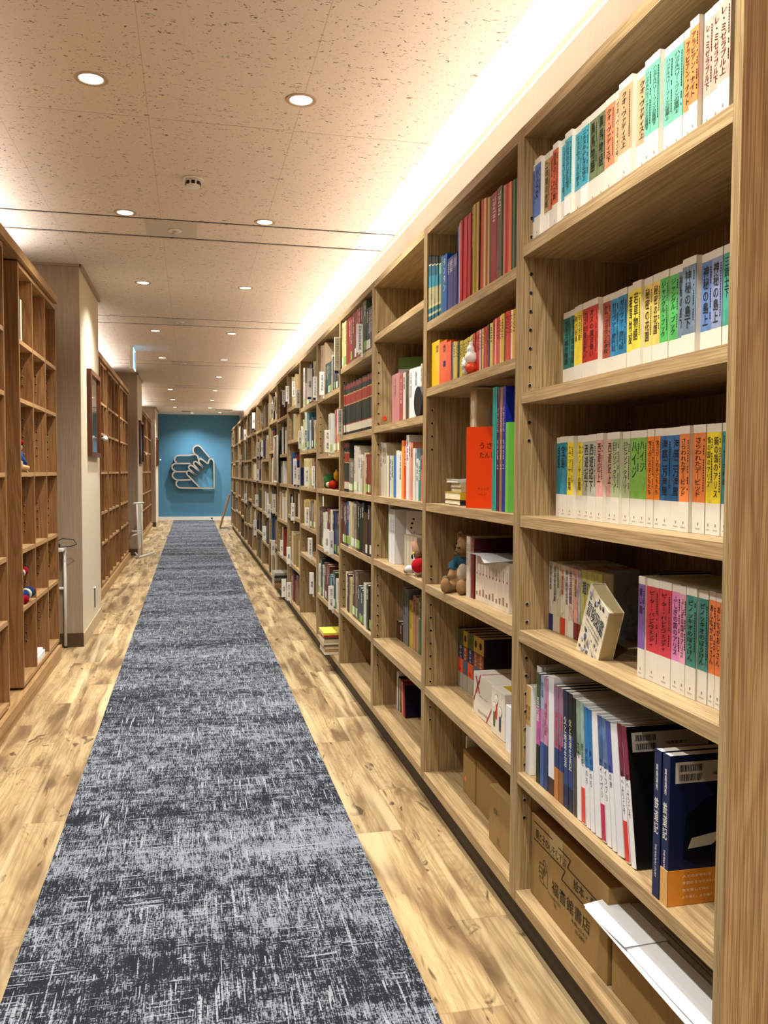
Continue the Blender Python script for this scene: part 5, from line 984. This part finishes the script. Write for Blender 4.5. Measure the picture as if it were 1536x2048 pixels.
r = thing('price_tag', 'small white paper tag hanging from the third shelf edge, fifth bookcase', 'tag', (XF - .001, 5.62, Z5C - .03)); MB().box((-.0012, -.022, -.085), (-.0004, .022, -.018), P('e8e8e0')).build('tag', r); MB().tube([(-.001, 0, -.02), (-.002, 0, .015), (0, 0, .034)], .0007, P('d8d8d0'), 5).build('string', r)
# left shelves: books and toys
def book_l(lab, y, t, h, z, col, d=.16, title=''):
    r = thing('book', lab, 'book', (LXF - .02, y, z + .0008)); MB().box((-.002, -t / 2, 0), (0, t / 2, h), P(col)).box((-d, -t / 2, 0), (-.002, -t / 2 + .0016, h), P(col)).box((-d, t / 2 - .0016, 0), (-.002, t / 2, h), P(col)).build('cover', r); MB().box((-d + .003, -t / 2 + .0017, .003), (-.0022, t / 2 - .0017, h - .003), PAGES).build('page_block', r); return r
book_l('white book left of the dark teal one on the left shelving, top shelf', 4.868, .035, .235, LL[0], 'c8c8bc'); book_l('dark teal book standing on the top shelf of the left shelving', 4.935, .085, .24, LL[0], '08303c'); book_l('cream book right of the dark teal one on the left shelving', 5.0, .04, .235, LL[0], 'd0c8b0')
r = thing('soft_toy', 'small soft doll with red beanie and blue top sitting on left shelving', 'soft toy', (LXF - .045, 4.965, LL[2] + .001))
m = MB(); m.ball((0, 0, .045), (.030, .040, .042), fur('d8b888')).tube([(.0, .03, .03), (.055, .045, .02)], [.018, .014], fur('d8b888'), 12); o = m.build('body', r); remesh(o); MB().ball((0, 0, .085), (.033, .042, .040), fur('2858a8')).tube([(0, .03, .10), (.02, .055, .065), (.03, .075, .045)], [.018, .014, .010], fur('2858a8'), 12).build('blue_top', r)
MB().ball((0, 0, .140), (.030, .030, .030), fur('d8c4a8')).build('head', r); MB().ball((0, 0, .160), (.036, .036, .026), fur('8c1420')).ball((0, 0, .190), (.013, .013, .013), fur('8c1420')).build('beanie', r)
r = thing('care_card', 'white card strip sticking out under the red-hatted soft toy', 'card', (LXF - .02, 5.03, LL[2] + .012)); MB().box((-.01, -.01, 0), (.012, .16, .0015), WHITE, R_('X', -14)).build('card', r)
r = thing('soft_toy', 'striped navy and cream soft toy with red hands on the left shelving', 'soft toy', (LXF - .065, 4.955, LL[4] + .001))
m = MB(); nv, cr, rd = fur('1c3c6c'), fur('ddd6b8'), fur('9c1420')
for k in range(5): m.ball((0, 0, .045 + .028 * k), (.045, .048, .022), (nv, cr)[k % 2])
m.build('body', r)
MB().ball((0, 0, .215), (.042, .045, .042), nv).build('head', r)
q = MB().cyl((.01, .03, .15), (.02, .06, .165), .020, nv).cyl((.02, .06, .165), (.025, .075, .168), .021, cr).ball((.03, .105, .172), (.022, .030, .026), rd).build('arm', r)
q = MB().cyl((.02, .02, .035), (.04, .06, .045), .030, nv, 20).cyl((.04, .06, .045), (.045, .085, .048), .031, cr, 20).cyl((.045, .085, .048), (.052, .13, .052), .032, nv, 20).ball((.054, .14, .052), (.030, .018, .031), rd).build('leg', r)
MB().ball((.045, .02, .025), (.024, .028, .026), rd).build('foot', r)
r = thing('soft_toy', 'dark grey soft toy slumped on the third column of the left shelving', 'soft toy', (LXF - .06, 5.72, LL[2] + .001)); m = MB(); m.ball((0, 0, .05), (.03, .035, .05), fur('3c4048')).ball((.01, .02, .02), (.035, .04, .02), fur('3c4048')); o = m.build('body', r); remesh(o)
r = thing('paper_stack', 'thick white stack of papers at the bottom of the left shelving', 'papers', (LXF - .01, 5.25, .1305)); MB().box((-.18, 0, 0), (0, .30, .035), P('e8ecf0')).box((-.17, .01, .0352), (-.01, .29, .050), P('f2f2f2')).build('sheets', r)
# white folding stands by the pillars
WM = P('dedcd6', .35)
r = thing('side_stand', 'white metal stand with dark cable on top, before the nearest left pillar', 'stand', (-.885, 6.30, 0))
MB().tube([(0, .10, .012), (0, .10, .71)], .011, WM, 10).build('leg', r); MB().tube([(-.2, .10, .012), (-.2, .10, .71)], .011, WM, 10).build('leg', r); MB().box((-.26, -.10, .71), (.012, .115, .728), WM).build('top', r); MB().tube([(-.2, .10, .43), (0, .10, .43)], .010, WM, 10).build('crossbar', r)
MB().cyl((0, .10, .0), (0, .10, .012), .014, BLACK).cyl((-.2, .10, .0), (-.2, .10, .012), .014, BLACK).build('rubber_foot', r)
r = thing('cable', 'black power cable coiled on the white stand', 'cable', (-.885, 6.28, .729)); pts = [(-.06, .0, .008), (-.02, .02, .004), (.05, .05, .006), (.09, .06, .02), (.07, .05, .055), (.0, .02, .065), (-.05, .0, .04), (-.055, .0, .09), (-.04, .0, .10), (-.03, .0, .07), (-.05, .0, .02)]
MB().tube(pts, .0035, BLACK, 8).ball((-.04, .01, .018), (.03, .03, .018), BLACK).build('cord', r)
r = thing('folding_stand', 'white metal folding stand with splayed foot, before the middle left pillar', 'stand', (-.78, 12.9, 0))
MB().tube([(.03, -.12, .012), (.01, -.12, .79)], .011, WM, 10).build('leg', r); MB().tube([(.055, .18, .012), (.06, .18, .79)], .010, WM, 10).build('leg', r)
MB().tube([(-.04, -.1, .80), (.09, .1, .80)], .015, WM, 10).build('top', r); MB().tube([(-.06, -.1, .40), (.05, .1, .38)], .010, WM, 10).tube([(-.06, -.1, .33), (.05, .1, .36)], .009, WM, 10).build('crossbar', r)
MB().tube([(.03, -.12, .02), (.12, .1, .03), (.22, .42, .03)], .014, WM, 10).build('foot', r); MB().tube([(.03, -.12, .02), (-.03, .1, .06)], .014, WM, 10).build('foot', r)
r = thing('notice_board', 'brown board leaning against the far end of the right-hand row', 'board', (.78, hi(NB) + .30, 0), (0, radians(16), 0)); MB().box((-.012, -.26, .008), (.012, .26, .78), P('8a6a48'), bev=.003).build('board', r); r.location.x = .62
r = thing('floor_socket', 'tiny black socket on the white baseboard under the hand emblem', 'socket', (.52, YF - .013, .045)); MB().box((-.02, -.012, -.02), (.02, -.0005, .02), BLACK, bev=.003).build('socket_body', r)
r = thing('framed_board', 'white framed brown board leaning on the third shelf, eighth bookcase', 'board', (.840, 8.66, 1.157))
m = MB(); 
for yy in (-.17, .17): m.tube([(0, yy, .0), (0, yy, .47)], .009, WM, 8)
m.tube([(0, -.17, .47), (0, .17, .47)], .009, WM, 8).tube([(0, -.17, .01), (0, .17, .01)], .009, WM, 8); m.build('frame', r); MB().box((-.001, -.165, .015), (.006, .165, .465), P('7a6a54')).build('panel', r)
